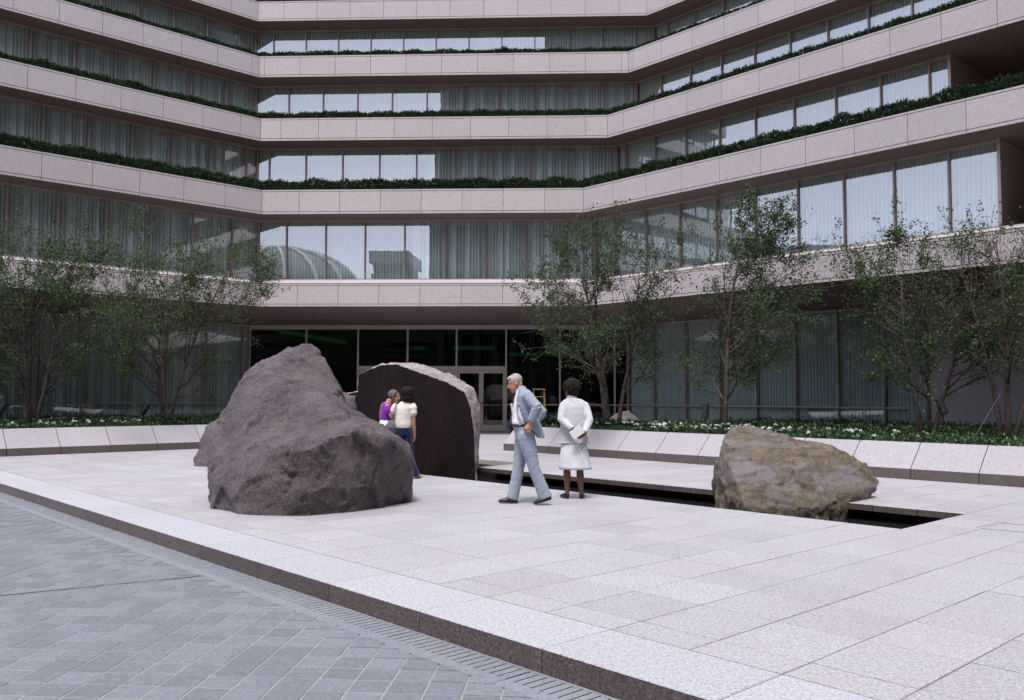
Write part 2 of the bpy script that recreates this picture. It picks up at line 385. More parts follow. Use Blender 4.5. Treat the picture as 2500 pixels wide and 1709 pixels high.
setts.sort(key=lambda s: (not s[0], s[1]))
sett_me = MB().cbox(J, SP - J, J, SQ - J, -.03, .0, .004).mesh('sett', M['bluestone'])
n = 0; vs = []; var = []
for vis, dist, full, poly, p0 in setts:
    dz = rng.uniform(-.0015, .0015)
    if vis and n < 300:
        n += 1
        if full: put('sett', sett_me, lower, p0 + Vector((0, 0, ZL + dz)), prot)
        else:
            m = MB(); m.loft([[q + Vector((0, 0, ZL - .03)) for q in poly], [q + Vector((0, 0, ZL)) for q in poly]]); m.build('sett', M['bluestone'], lower)
    else:
        if len(poly) == 3: poly = poly + [poly[2]]
        if len(poly) == 5: poly = [poly[0], poly[1], poly[2], (poly[3] + poly[4]) / 2]
        r_ = rng.random(); T = [q + Vector((0, 0, ZL + dz)) for q in poly]; B = [q + Vector((0, 0, ZL - .012)) for q in poly]
        vs += [tuple(x) for x in T]; var.append(r_)
        for k in range(4):
            vs += [tuple(B[k]), tuple(B[(k + 1) % 4]), tuple(T[(k + 1) % 4]), tuple(T[k])]; var.append(r_)
tag(put('setts_beyond', big_mesh('setts_beyond', vs, len(var), 4, M['bluestone'], var), lower), kind='stuff')
a, b = pix(0, 1455, 6), pix(500, 1406, 6)
def gz(x, y, z):
    d = _F + _R * ((x - 1250) / FPX) - _UU * ((y - 854.5) / FPX); return Vector((0, 0, CAMH)) + d * ((z - CAMH) / d.z)
a, b = gz(-300, 1484, ZL), gz(498, 1406, ZL); d = (b - a).normalized(); s = Vector((-d.y, d.x, 0)) * .006
m = MB(); m.loft([[p + Vector((0, 0, ZL - .02)) - Vector((0, 0, p.z)) for p in (a - s, b - s, b + s, a + s)], [p + Vector((0, 0, ZL + .004)) - Vector((0, 0, p.z)) for p in (a - s, b - s, b + s, a + s)]])
m.build('movement_joint', M['mortar_dark'], lower)
# ------------------------------------------------------------------ trench drain along the kerb
V_D0, V_D1, V_K0, V_K1 = 3.375, 3.705, 3.71, 4.335
drain = tag(empty('trench_drain', UV(-7.4, 3.55, ZL), GRID_ROT), 'pale slotted stone drain cover running along the foot of the granite kerb', 'drain')
gm = MB(); L_ = 1.19; pitch = .07
gm.box(0, L_, .0, .10, -.05, 0); gm.box(0, L_, .305, V_D1 - V_D0, -.05, 0)
for k in range(17): gm.box(k * pitch, k * pitch + pitch - .013, .10, .305, -.05, -.001)
gm = gm.mesh('grate', M['granite_drain'])
for k in range(-20, 12): put('grate', gm, drain, UV(-7.4 + k * 1.195, V_D0, ZL), GRID_ROT)
m = MB(); m.box(-25, 15, .0, V_D1 - V_D0 - .002, -.24, -.075); m.build('channel', M['black_metal'], drain, loc=UV(-7.4, V_D0 + .001, ZL), rz=GRID_ROT)
# ------------------------------------------------------------------ plaza platform
A0, AP = -7.40, .607; KL = 2 * AP
POOL = (A0 + AP * -15, A0 + AP * 5, 10.0455, 11.93)      # u0,u1,v0,v1
vb = [4.335 + .004, 4.6415] + [4.6415 + .6755 * k for k in range(1, 52)]
plaza = tag(empty('plaza', UV(-12, 9, 0)), kind='structure')
bed = MB()
def urect(mb, u0, u1, v0, v1, z0, z1):
    c = [UV(u0, v0), UV(u1, v0), UV(u1, v1), UV(u0, v1)]
    mb.loft([[p + Vector((0, 0, z0)) for p in c], [p + Vector((0, 0, z1)) for p in c]])
pb = [(-46, 16, V_K1 - .02, POOL[2] - .002), (-46, POOL[0], POOL[2], 12.6), (POOL[1], 16, POOL[2], 12.6), (-46, 16, 12.602, 42)]
for u0, u1, v0, v1 in pb: urect(bed, u0, u1, v0, v1, -.60, -.0045)
bm_ = bed.build('plaza_bed', M['mortar'], plaza)
def plaza_ok(u, v):
    P = UV(u, v); D = -eC.y * P.x + eC.x * P.y
    if D > 37.2 or u > 9 or u < -37: return False
    if u < -24.1 and v < 12.0: return False
    if v > 16.6 and u > -17.7: return False
    return True
HOLES = [(-8.25, -6.25, 11.9, 12.8), (POOL[0] - .1, -13.85, 11.9, 13.5)]
cells = []
for i in range(-50, 28):
    u0, u1 = A0 + AP * i, A0 + AP * (i + 1)
    for j in range(len(vb) - 1):
        v0, v1 = vb[j], vb[j + 1]; uc, vc = (u0 + u1) / 2, (v0 + v1) / 2
        if not plaza_ok(uc, vc): continue
        if u0 >= POOL[0] - .01 and u1 <= POOL[1] + .01 and v0 >= POOL[2] - .01 and v1 <= POOL[3] + .2:
            if v1 <= POOL[3]: continue
            v0 = POOL[3]
        if any(h[0] < uc < h[1] and h[2] < (v0 + v1) / 2 < h[3] for h in HOLES): continue
        cells.append((u0, u1, v0, v1))
def cell_key(c):
    P = UV((c[0] + c[1]) / 2, (c[2] + c[3]) / 2); return (not inview(P, 20), P.length)
cells.sort(key=cell_key)
TH = .085; JG = .0055; cache = {}; vs = []; var = []
for n, (u0, u1, v0, v1) in enumerate(cells):
    edge = abs(v0 - POOL[3]) < .2 and POOL[0] < u0 < POOL[1]
    if n < 300 or edge:
        key = (round(u1 - u0, 3), round(v1 - v0, 3))
        if key not in cache: cache[key] = MB().cbox(JG, key[0] - JG, JG, key[1] - JG, -TH, 0, .003).mesh('slab', M['granite_paving'])
        if edge:
            ke = key + ('e',)
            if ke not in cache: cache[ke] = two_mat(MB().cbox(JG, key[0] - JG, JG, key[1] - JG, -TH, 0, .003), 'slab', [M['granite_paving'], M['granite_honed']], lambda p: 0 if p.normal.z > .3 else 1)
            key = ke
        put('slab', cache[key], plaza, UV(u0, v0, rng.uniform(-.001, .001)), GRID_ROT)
    else:
        r_ = rng.random(); T = [UV(a, b) for a, b in ((u0 + JG, v0 + JG), (u1 - JG, v0 + JG), (u1 - JG, v1 - JG), (u0 + JG, v1 - JG))]
        B = [p - Vector((0, 0, .02)) for p in T]; vs += [tuple(p) for p in T]; var.append(r_)
        for k in range(4):
            vs += [tuple(B[k]), tuple(B[(k + 1) % 4]), tuple(T[(k + 1) % 4]), tuple(T[k])]; var.append(r_)
tag(put('slabs_beyond', big_mesh('slabs_beyond', vs, len(var), 4, M['granite_paving'], var), plaza), kind='stuff')
for x0_, y0_, x1_, y1_ in ((2384, 1288, 2437, 1276), (2446, 1277, 2540, 1285), (2400, 1291, 2540, 1303)):
    a_, b2 = gz(x0_, y0_, 0), gz(x1_, y1_, 0); dd_ = (b2 - a_).normalized(); sd_ = Vector((-dd_.y, dd_.x, 0)) * .005; m = MB()
    m.loft([[q + Vector((0, 0, -.01)) for q in (a_ - sd_, b2 - sd_, b2 + sd_, a_ + sd_)], [q + Vector((0, 0, .003)) for q in (a_ - sd_, b2 - sd_, b2 + sd_, a_ + sd_)]]); m.build('hatch_joint', M['mortar_dark'], plaza)
# kerb stones
kerb = tag(empty('kerb', UV(-7.4, 4.0, ZL)), kind='structure')
km = MB().cbox(.004, KL - .004, 0, V_K1 - V_K0 - .004, -.30, 0, .006)
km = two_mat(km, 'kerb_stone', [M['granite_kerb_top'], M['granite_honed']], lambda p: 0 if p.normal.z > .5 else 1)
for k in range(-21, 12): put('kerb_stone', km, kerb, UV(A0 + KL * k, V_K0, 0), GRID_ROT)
m = MB(); m.box(-30, 16, .02, V_K1 - V_K0 - .02, -.45, -.02); m.build('kerb_core', M['mortar_dark'], kerb, loc=UV(A0 + .0, V_K0, 0), rz=GRID_ROT)
# pool: basin and water
pool = MB()
u0, u1, v0, v1 = POOL; v1b = 12.58
for r4 in ((u0 + .002, u1 - .002, v0 + .002, v1b, -.60, -.55),): urect(pool, *r4)
for r4 in ((u0 + .002, u0 + .05, v0 + .002, v1b, -.549, -.10), (u1 - .05, u1 - .002, v0 + .002, v1b, -.549, -.10), (u0 + .052, u1 - .052, v0 + .002, v0 + .05, -.549, -.10), (u0 + .052, u1 - .052, v1b - .05, v1b, -.549, -.10)): urect(pool, *r4)
tag(pool.build('pool_basin', M['black_metal']), kind='structure')
wt = MB(); urect(wt, u0 + .055, u1 - .055, v0 + .055, v1b - .055, -.50, -.225)
tag(wt.build('water', M['water']), kind='structure')
# ------------------------------------------------------------------ planter walls
WALL_P = [(0, 0), (0, .19), (.48, .65), (.62, .65), (.62, 0)]     # (depth, z)
def planter_stone(L):
    m = MB(); J_ = .007
    pts = WALL_P; n0 = len(m.v)
    m.v += [(J_, p[0], p[1]) for p in pts] + [(L - J_, p[0], p[1]) for p in pts]; k = len(pts)
    m.f += [tuple(reversed(range(k))), tuple(range(k, 2 * k))] + [(i, (i + 1) % k, k + (i + 1) % k, k + i) for i in range(k)]
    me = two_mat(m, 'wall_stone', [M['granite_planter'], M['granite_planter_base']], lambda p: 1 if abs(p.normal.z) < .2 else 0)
    bm = bmesh.new(); bm.from_mesh(me); bmesh.ops.recalc_face_normals(bm, faces=bm.faces); bm.to_mesh(me); bm.free()
    return me
pwR = tag(empty('planter_wall', UV(-9, 16.13, 0)), 'low sloped granite planter wall behind the brown boulder on the right', 'planter wall')
ps = planter_stone(1.16)
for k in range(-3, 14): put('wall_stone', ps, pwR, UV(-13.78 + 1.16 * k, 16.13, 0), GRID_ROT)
uE = -13.78 - 1.16 * 3
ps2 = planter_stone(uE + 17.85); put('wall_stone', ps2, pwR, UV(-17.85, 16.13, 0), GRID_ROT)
m = MB(); m.v += [(x, y, z) for x in (0, 22) for y, z in ((.03, -.02), (.03, .17), (.47, .59), (.60, .59), (.60, -.02))]; m.f += [(4, 3, 2, 1, 0), (5, 6, 7, 8, 9)] + [(i, (i + 1) % 5, 5 + (i + 1) % 5, 5 + i) for i in range(5)]; m.build('wall_core', M['mortar_dark'], pwR, loc=UV(-17.83, 16.13, 0), rz=GRID_ROT)
rb = MB().box(0, .30, .005, 1.195, 0, .62).mesh('return_stone', M['granite_planter'])
for k in range(9): put('return_stone', rb, pwR, UV(-17.85, 16.76 + 1.2 * k, 0), GRID_ROT)
pwL = tag(empty('planter_wall', UV(-23.8, 6, 0)), 'low sloped granite planter wall at the left edge behind the big boulder', 'planter wall')
pl = planter_stone(1.2); LROT = math.atan2(eA.y, eA.x)
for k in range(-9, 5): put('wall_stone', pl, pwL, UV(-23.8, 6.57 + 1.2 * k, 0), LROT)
m = MB(); m.v += [(x, y, z) for x in (0, 16.7) for y, z in ((.03, -.02), (.03, .17), (.47, .59), (.60, .59), (.60, -.02))]; m.f += [(4, 3, 2, 1, 0), (5, 6, 7, 8, 9)] + [(i, (i + 1) % 5, 5 + (i + 1) % 5, 5 + i) for i in range(5)]; m.build('wall_core', M['mortar_dark'], pwL, loc=UV(-23.8, -4.2, 0), rz=LROT)
for k in range(8): put('return_stone', rb, pwL, UV(-24.43 - 1.2 * k, 12.26, 0), GRID_ROT + math.pi / 2)
# bed soil
def soil(name, u0, u1, v0, v1, z, seed):
    nu, nv = 40, 24; m = MB(); P = {}
    for i in range(nu + 1):
        for j in range(nv + 1):
            u = u0 + (u1 - u0) * i / nu; v = v0 + (v1 - v0) * j / nv; zz = z + .10 * noise.noise(Vector((u * .5, v * .5, seed)))
            P[i, j] = len(m.v); m.v.append(tuple(UV(u, v, zz)))
    for i in range(nu):
        for j in range(nv): m.f.append((P[i, j], P[i + 1, j], P[i + 1, j + 1], P[i, j + 1]))
    return tag(m.build(name, M['earth'], smooth=True), kind='structure')
soil('bed_soil', -17.6, 5, 16.70, 28.40, .50, 1.0); soil('bed_soil', -35.0, -24.40, -4, 12.2, .52, 5.0)
# ------------------------------------------------------------------ office building
D0 = {'C': 31.862, 'L': 30.072, 'R': 23.452}; SH = {'C': 2.217, 'L': 2.171, 'R': 2.303}; EE = {'C': eC, 'L': eA, 'R': eL}
TH_ = {k: math.atan2(e.y, e.x) for k, e in EE.items()}
def BW(k, a, D, z=0.0):
    e = EE[k]; return e * a + Vector((-e.y, e.x, 0)) * D + Vector((0, 0, z))
A_END = {'L': -5.0, 'R': 6.0}
def DD(k, i, d): return D0[k] + SH[k] * i + d
def cross(k1, D1, k2, D2):
    n1 = Vector((-EE[k1].y, EE[k1].x)); n2 = Vector((-EE[k2].y, EE[k2].x)); det = n1.x * n2.y - n1.y * n2.x
    return Vector(((D1 * n2.y - n1.y * D2) / det, (n1.x * D2 - D1 * n2.x) / det, 0))
def corners(i, d):
    return cross('L', DD('L', i, d), 'C', DD('C', i, d)), cross('C', DD('C', i, d), 'R', DD('R', i, d))
def seg(k, i, d):
    a, b = corners(i, d)
    if k == 'L': return A_END['L'], a.dot(eA)
    if k == 'C': return a.dot(eC), b.dot(eC)
    return b.dot(eL), A_END['R']
def strip(prof, i, closed=True):
    m = MB(); rings = []
    for st in range(4):
        ring = []
        for d, z in prof:
            a, b = corners(i, d)
            P = (BW('L', A_END['L'], DD('L', i, d)), a, b, BW('R', A_END['R'], DD('R', i, d)))[st]
            ring.append(P + Vector((0, 0, z)))
        rings.append(ring)
    m.loft(rings); return m
bld = tag(empty('office_building', BW('C', -4.5, 36.9, 0)), 'terraced pink granite office building with ribbon windows folding round the plaza', 'building')
MODP = {'C': 1.524, 'L': 1.51, 'R': 1.482}
ZB = [8.238 + 3.435 * i for i in range(5)]; FH = .906
PH_F = {'C': [-9.265, -10.696, -10.613, -12.044, -12.0], 'L': [7.51, 7.54, 7.51, 7.55, 7.5], 'R': [-20.18, -21.61, -21.53, -21.5, -21.5]}
pcache = {}
def panel_mesh(w, h, strip_b=.075, strip_t=.055):
    key = (round(w, 3), h)
    if key not in pcache:
        m = MB(); j = .008; wj = key[0]
        m.box(j, wj - j, 0, .035, strip_b + .018, h - strip_t - .016); m.box(j, wj - j, .004, .035, 0, strip_b); m.box(j, wj - j, -.006, .035, h - strip_t, h)
        pcache[key] = m.mesh('panel', M['granite_fascia'])
    return pcache[key]
def run_positions(a0, a1, ph, mod):
    xs = [a0]; k = math.ceil((a0 - ph) / mod + 1e-6)
    while ph + k * mod < a1 - .01:
        if ph + k * mod - xs[-1] > .02: xs.append(ph + k * mod)
        k += 1
    xs.append(a1); return xs
for i in range(-1, 5):
    zb = ZB[i] if i >= 0 else 4.78; h = FH if i >= 0 else .83; lv = max(i, 0); zt = zb + h
    if i >= 0: prof = [(.04, zb + .012), (.04, zt - .012), (.26, zt - .012), (.26, zt - .12), (9, zt - .06), (9, zb + .012)]
    else: prof = [(.04, zb + .012), (.04, zt - .012), (1.08, 5.86), (9, 5.86), (9, 4.50), (5.2, 4.50)]
    fas = strip(list(reversed(prof)), lv).build('floor_slab', M['soffit_stone'], bld)
    for k in 'LCR':
        a0, a1 = seg(k, lv, 0.0)
        ph = PH_F[k][i] if i >= 0 else {'C': -9.28, 'L': 7.51, 'R': -12.79}[k]
        xs = run_positions(a0, a1, ph, MODP[k])
        for x0, x1 in zip(xs, xs[1:]):
            put('panel', panel_mesh(x1 - x0, h), fas, BW(k, x0, DD(k, lv, 0), zb), TH_[k])
            if i < 0:      # sloping sill stones over the lowest band
                key = ('sill', round(x1 - x0, 3))
                if key not in pcache:
                    w = key[1]; m = MB(); m.v += [(x, y, z) for x in (.0045, w - .0045) for y, z in ((.04, .0), (1.06, .275), (1.06, .31), (.0, .035))]
                    m.f += [(3, 2, 1, 0), (4, 5, 6, 7), (0, 1, 5, 4), (1, 2, 6, 5), (2, 3, 7, 6), (3, 0, 4, 7)]; pcache[key] = m.mesh('sill_stone', M['granite_fascia'])
                put('sill_stone', pcache[key], fas, BW(k, x0, DD(k, 0, 0), zt), TH_[k])
# windows
wcache = {}
def win_meshes(w, h, mid, gath, pale=False):
    key = (round(w, 2), round(h, 2), mid, gath, pale)
    if key in wcache: return wcache[key]
    w, h = key[0], key[1]; fr = MB(); fm = M['bronze_pale' if pale else 'bronze']
    fr.box(-.028, .028, -.07, .06, 0, h); fr.box(-.010, .010, -.095, -.0701, 0, h)
    fr.box(.0282, w - .0282, -.05, .05, h - .07, h); fr.box(.0282, w - .0282, -.05, .05, 0, .09)
    if mid: fr.box(.0282, w - .0282, -.045, .04, mid, mid + .045)
    pn = MB(); z0 = .09
    if mid:
        pn.box(.0283, w - .0283, -.005, .005, .0901, mid - .0005); pn.box(.0283, w - .0283, -.005, .005, mid + .0455, h - .0701)
    else: pn.box(.0283, w - .0283, -.005, .005, .0901, h - .0701)
    cu = MB(); N = max(8, int(w * 72)); z_ = [0.02, h * .5, h * .9, h - .03]
    cols = [] if not gath else [(.17 + .12 * gath % .3, .10), (.58, .09), (.86, .05)][: 2 + gath % 2]
    gather_fold = []
    for q in range(N + 1):
        x = w * q / N; ring = []; lv_ = .8 * (.5 + .5 * math.sin(x * 2 * math.pi / .125 - 1.57)) ** 1.6  # pleat fronts painted lighter and hollows darker, as if lit
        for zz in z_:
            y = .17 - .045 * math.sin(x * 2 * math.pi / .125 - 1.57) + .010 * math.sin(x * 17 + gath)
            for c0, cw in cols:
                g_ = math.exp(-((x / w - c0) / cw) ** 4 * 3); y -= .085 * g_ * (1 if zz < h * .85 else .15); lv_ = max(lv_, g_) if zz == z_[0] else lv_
            ring.append((x, y, zz))
        n0 = len(cu.v); cu.v += ring; gather_fold += [lv_, lv_, lv_, lv_ * .4]
        if q:
            for r_ in range(3): cu.f.append((n0 - 4 + r_, n0 + r_, n0 + r_ + 1, n0 - 4 + r_ + 1))
    cme = cu.mesh('curtain', M['curtain'], True); at_ = cme.attributes.new('gather_fold_light', 'FLOAT', 'POINT'); at_.data.foreach_set('value', gather_fold)
    wcache[key] = (fr.mesh('window', fm), pn.mesh('pane', M['glass_ground' if mid else 'glass']), cme)
    return wcache[key]
def window_run(k, D, a0, a1, ph, mod, z0, z1, mid=None, gathf=None, curtain=True):
    xs = run_positions(a0, a1, ph, mod)
    for n, (x0, x1) in enumerate(zip(xs, xs[1:])):
        if x1 - x0 < .12: continue
        gath = gathf((x0 + x1) / 2) if gathf else 0
        fr, pn, cu = win_meshes(x1 - x0, z1 - z0, mid, gath); P = BW(k, x0, D, z0)
        w = put('window', fr, bld, P, TH_[k]); put('pane', pn, w, P, TH_[k])
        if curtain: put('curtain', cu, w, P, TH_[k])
R_END = {0: -7.95, 1: -9.95, 2: -8.4, 3: -8.0, 4: -8.0}
PH_W = {'C': [-10.07, -9.964, -11.394, -12.83, -12.8], 'L': [6.82, 8.33, 8.356, 11.42, 11.4], 'R': [-18.15, -20.967, -22.377, -23.80, -23.8]}
for i in range(5):            # i = index of the terrace in front of the window band; 0 is the band above the lowest fascia
    lv, d = (0, 1.2) if i == 0 else (i, 1.12)
    z0 = 5.865 if i == 0 else ZB[i - 1] + FH - .10; z1 = ZB[i] + .012
    for k in 'LCR':
        a0, a1 = seg(k, lv, d)
        if k == 'R': a1 = R_END[i]
        gf = {'L': lambda a: 1 + int(a * 7.3) % 3, 'C': (lambda a: (1 + int(a * 5.1) % 3) if a > -5.2 else 0), 'R': None}[k]
        if i >= 3: gf = None
        window_run(k, DD(k, lv, d), a0, a1, PH_W[k][i], {'C': 1.528, 'L': 1.515, 'R': 1.49}[k], z0, z1, None, gf)
    # end of the glazed run on the right: post, return wall
    m = MB(); m.box(-.04, .04, -.08, 5.0, 0, z1 - z0); m.build('end_wall', M['bronze'], bld, loc=BW('R', R_END[i], DD('R', lv, d), z0), rz=TH_['R'])
    # back of the rooms
    strip([(d + 4.0, z0 - .3), (d + 4.0, z1 + .3), (d + 4.2, z1 + .3), (d + 4.2, z0 - .3)], lv).build('inner_wall', M['interior'], bld)
# ground floor: glazing on both wings
GD = 5.02; z1g = 4.49
aL0, aL1 = seg('L', 0, GD); aR0, aR1 = seg('R', 0, GD); aC0, aC1 = seg('C', 0, GD)
window_run('L', DD('L', 0, GD), aL0, aL1, 10.35, 1.59, .05, z1g, 1.10, lambda a: 1 + int(a * 3.7) % 3)
window_run('R', DD('R', 0, GD), aR0, -11.5, -22.33, 1.585, .05, z1g, 1.06)
m = MB(); m.box(0, 15.4, .05, .30, 0, z1g); m.build('end_wall', M['mortar_dark'], bld, loc=BW('R', -11.5, DD('R', 0, GD), 0), rz=TH_['R'])
ew = [o for o in COL.objects if o.name.startswith('end_wall')][-1]
wp = {r_: MB().box(.004, 1.50 - .004, 0, .045, .004, h_ - .004).mesh('panel', M['granite_fascia']) for r_, h_ in ((0, 2.3), (1, 2.18))}
for k in range(10):
    put('panel', wp[0], ew, BW('R', -11.46 + 1.5 * k, DD('R', 0, GD), 0), TH_['R']); put('panel', wp[1], ew, BW('R', -11.46 + 1.5 * k, DD('R', 0, GD), 2.3), TH_['R'])
for k, x0, x1 in (('L', A_END['L'], aL1 + 2.5), ('R', aR0 - 2.5, A_END['R'])):
    m = MB(); m.box(x0, x1, 0, .2, 0, 4.55); m.build('inner_wall', M['interior'], bld, loc=BW(k, 0, DD(k, 0, GD) + 3.0, 0), rz=TH_[k])
# entrance
DC = DD('C', 0, GD); th = TH_['C']
gx = [aC0, -10.30, -8.07, -5.95, -3.86, -1.76, .51, 2.81, aC1]
for n in range(len(gx) - 1):
    x0, x1 = gx[n], gx[n + 1]; w = x1 - x0; has_door = 2 <= n <= 4; P = BW('C', x0, DC, 0)
    fr = MB(); fr.box(-.035, .035, -.08, .08, 0, z1g); fr.box(.0352, w - .0352, -.07, .07, 4.30, z1g)
    if has_door: fr.box(.0352, w - .0352, -.07, .07, 2.56, 2.74)
    else: fr.box(.0352, w - .0352, -.06, .06, 0, .10); fr.box(.0352, w - .0352, -.04, .04, 1.10, 1.14)
    e_ = fr.build('window', M['bronze_pale'], bld, loc=P, rz=th)
    pn = MB()
    if has_door: pn.box(.0353, w - .0353, -.005, .005, 2.7401, 4.2999)
    else: pn.box(.0353, w - .0353, -.005, .005, .1001, 1.0999); pn.box(.0353, w - .0353, -.005, .005, 1.1401, 4.2999)
    pn.build('pane', M['glass_entrance'], e_, loc=P, rz=th)
    if has_door:
        hw = (w - .08) / 2
        for s_ in (0, 1):
            dm = MB(); X0 = .04 + s_ * hw + .004; X1 = X0 + hw - .008
            dm.box(X0, X0 + .09, -.03, .03, .01, 2.55); dm.box(X1 - .09, X1, -.03, .03, .01, 2.55); dm.box(X0 + .0902, X1 - .0902, -.03, .03, 2.44, 2.55); dm.box(X0 + .0902, X1 - .0902, -.03, .03, .01, .26)
            do = dm.build('door', M['bronze_pale'], bld, loc=P, rz=th)
            MB().box(X0 + .0903, X1 - .0903, -.005, .005, .2601, 2.4399).build('pane', M['glass_entrance'], do, loc=P, rz=th)
            hm = MB(); hx = X1 - .05 if s_ == 0 else X0 + .05
            hm.tube([(hx, -.035, .95), (hx, -.08, .97), (hx, -.08, 1.25), (hx, -.035, 1.27)], [.012] * 4, 6); hm.tube([(X0 + .095, -.05, 1.10), (X1 - .095, -.05, 1.10)], [.012, .012], 6)
            hm.build('handle', M['brass'], do, loc=P, rz=th)
# lobby behind the entrance
for x_ in (aC0 - .25, aC1 + .15): MB().box(x_, x_ + .1, .12, 3.79, 0, 4.5).build('inner_wall', M['lobby_dark'], bld, loc=BW('C', 0, DC, 0), rz=th)
m = MB(); m.box(aC0 - 2, aC1 + 2, 3.8, 3.95, 0, 4.5); m.build('inner_wall', M['lobby_dark'], bld, loc=BW('C', 0, DC, 0), rz=th)
m = MB(); m.box(aC0 - .2, aC1 + .1, .12, 3.8, -.03, .004); m.build('lobby_floor', M['lobby_dark'], bld, loc=BW('C', 0, DC, 0), rz=th)
t = NT('green_light'); em = t.n('ShaderNodeEmission'); em.inputs[0].default_value = (.006, .10, .028, 1); em.inputs[1].default_value = .15; t.l(em.outputs[0], t.out.inputs[0]); M['green_light'] = t.m
for x0, x1, y, z0, z1 in ((-6.35, -5.65, 3.0, 3.62, 3.76), (-4.35, -2.45, 3.0, 3.60, 3.78), (-1.75, .4, 2.6, 3.30, 3.44)):
    MB().box(x0, x1, y, y + .05, z0, z1).build('cove_light', M['green_light'], bld, loc=BW('C', 0, DC, 0), rz=th)
m = MB(); q0, q1 = (-12.0, .5), (-9.4, 3.5)
m.v += [(q0[0], q0[1], 4.28), (q1[0], q1[1], 3.85), (q1[0], q1[1], 4.06), (q0[0], q0[1], 4.40), (q0[0] - .05, q0[1], 4.28), (q1[0] - .05, q1[1], 3.85), (q1[0] - .05, q1[1], 4.06), (q0[0] - .05, q0[1], 4.40)]
m.f += [(0, 1, 2, 3), (4, 7, 6, 5), (0, 4, 5, 1), (2, 6, 7, 3), (0, 3, 7, 4), (1, 5, 6, 2)]
m.build('cove_light', M['green_light'], bld, loc=BW('C', 0, DC, 0), rz=th)
dlm = MB(); dlm.tube([(0, 0, -.008), (0, 0, .04)], [.075, .075], 12, dome=False); dlm = dlm.mesh('downlight', M['black_metal'])
for a in (-10.2, -7.6, -5.0, -2.4):
    for dx, dd in ((0, 1.2), (.6, 1.9)):
        zz = 4.792 - .0566 * (dd - .04); put('downlight', dlm, bld, BW('C', a + dx, D0['C'] + dd, zz), th)
# ------------------------------------------------------------------ foliage builders
def leaf_quads(pos, nrm, length, width, seed=0):
    """diamond leaves: pos (N,3), nrm = leaf axis (N,3)"""
    r = np.random.default_rng(seed); n = len(pos); ax = nrm / (np.linalg.norm(nrm, axis=1, keepdims=True) + 1e-9)
    q = r.normal(size=(n, 3)); sd = np.cross(ax, q); sd /= (np.linalg.norm(sd, axis=1, keepdims=True) + 1e-9)
    L = (length * r.uniform(.6, 1.25, n))[:, None]; Wd = (width * r.uniform(.7, 1.2, n))[:, None]
    up = np.cross(sd, ax)
    a = pos; b = pos + ax * L * .45 + sd * Wd * .5 + up * L * .06; c = pos + ax * L; d = pos + ax * L * .45 - sd * Wd * .5 + up * L * .06
    return np.stack([a, b, c, d], 1).reshape(-1, 3)
def rand_dirs(n, seed, zb=0.0):
    d = np.random.default_rng(seed).normal(size=(n, 3)); d[:, 2] += zb; return d / np.linalg.norm(d, axis=1, keepdims=True)
# ------------------------------------------------------------------ terrace hedges (clipped yew)
HL = ['dark yew hedge on the lowest planted terrace above the entrance floors', 'dark yew hedge on the second planted terrace from below',
      'dark yew hedge on the third planted terrace from below', 'dark yew hedge on the topmost terrace at the upper edge']
for i in range(4):
    zt = ZB[i] + FH; hh = (.47, .38, .35, .33)[i]; r = np.random.default_rng(50 + i)
    hd = empty('hedge', BW('C', -4.5, DD('C', i, .7), zt - .1)); tag(hd, HL[i], 'hedge', 'hedges along the terraces')
    strip([(.34, zt - .115), (.42, zt + hh * .55), (.62, zt + hh * .70), (.98, zt + hh * .62), (1.08, zt - .10)], i).build('inner_growth', M['leaf_yew'], hd)
    allv = []
    for k in 'LCR':
        a0, a1 = seg(k, i, .6)
        if k == 'L': a0 = max(a0, 2.0)
        if k == 'R': a1 = min(a1, 1.0)
        n = int((a1 - a0) * 760); a = r.uniform(a0, a1, n)
        # lumpy top line from plant to plant
        lump = np.array([noise.noise(Vector((x * 1.3, i * 9.1, 0))) + .6 * noise.noise(Vector((x * 4.1, i * 5.7, 3))) for x in a])
        top = hh * (1 + .30 * lump); t = r.uniform(0, 1, n); side = r.uniform(0, 1, n)
        D = np.where(side < .55, .30 + .16 * t ** 1.5 + r.uniform(-.05, .05, n), .45 + r.uniform(0, .6, n))
        z = np.where(side < .55, zt - .02 + top * t * .9, zt + top * (.80 + .2 * r.uniform(0, 1, n)))
        e = np.array(EE[k]); nn = np.array([-e[1], e[0], 0])
        P = e[None] * a[:, None] + nn[None] * (D0[k] + SH[k] * i + D)[:, None]; P[:, 2] = z
        ax = rand_dirs(n, 70 + i, .75) - nn[None] * (.8 * (side < .55))[:, None]
        allv.append(leaf_quads(P, ax, .12, .036, 90 + i)); allv.append(leaf_quads(P, ax + rand_dirs(n, 33, .4) * .9, .10, .034, 91 + i))
    V = np.concatenate(allv); put('foliage', big_mesh('foliage', V, len(V) // 4, 4, M['leaf_yew'], r.uniform(0, 1, len(V) // 4)), hd)
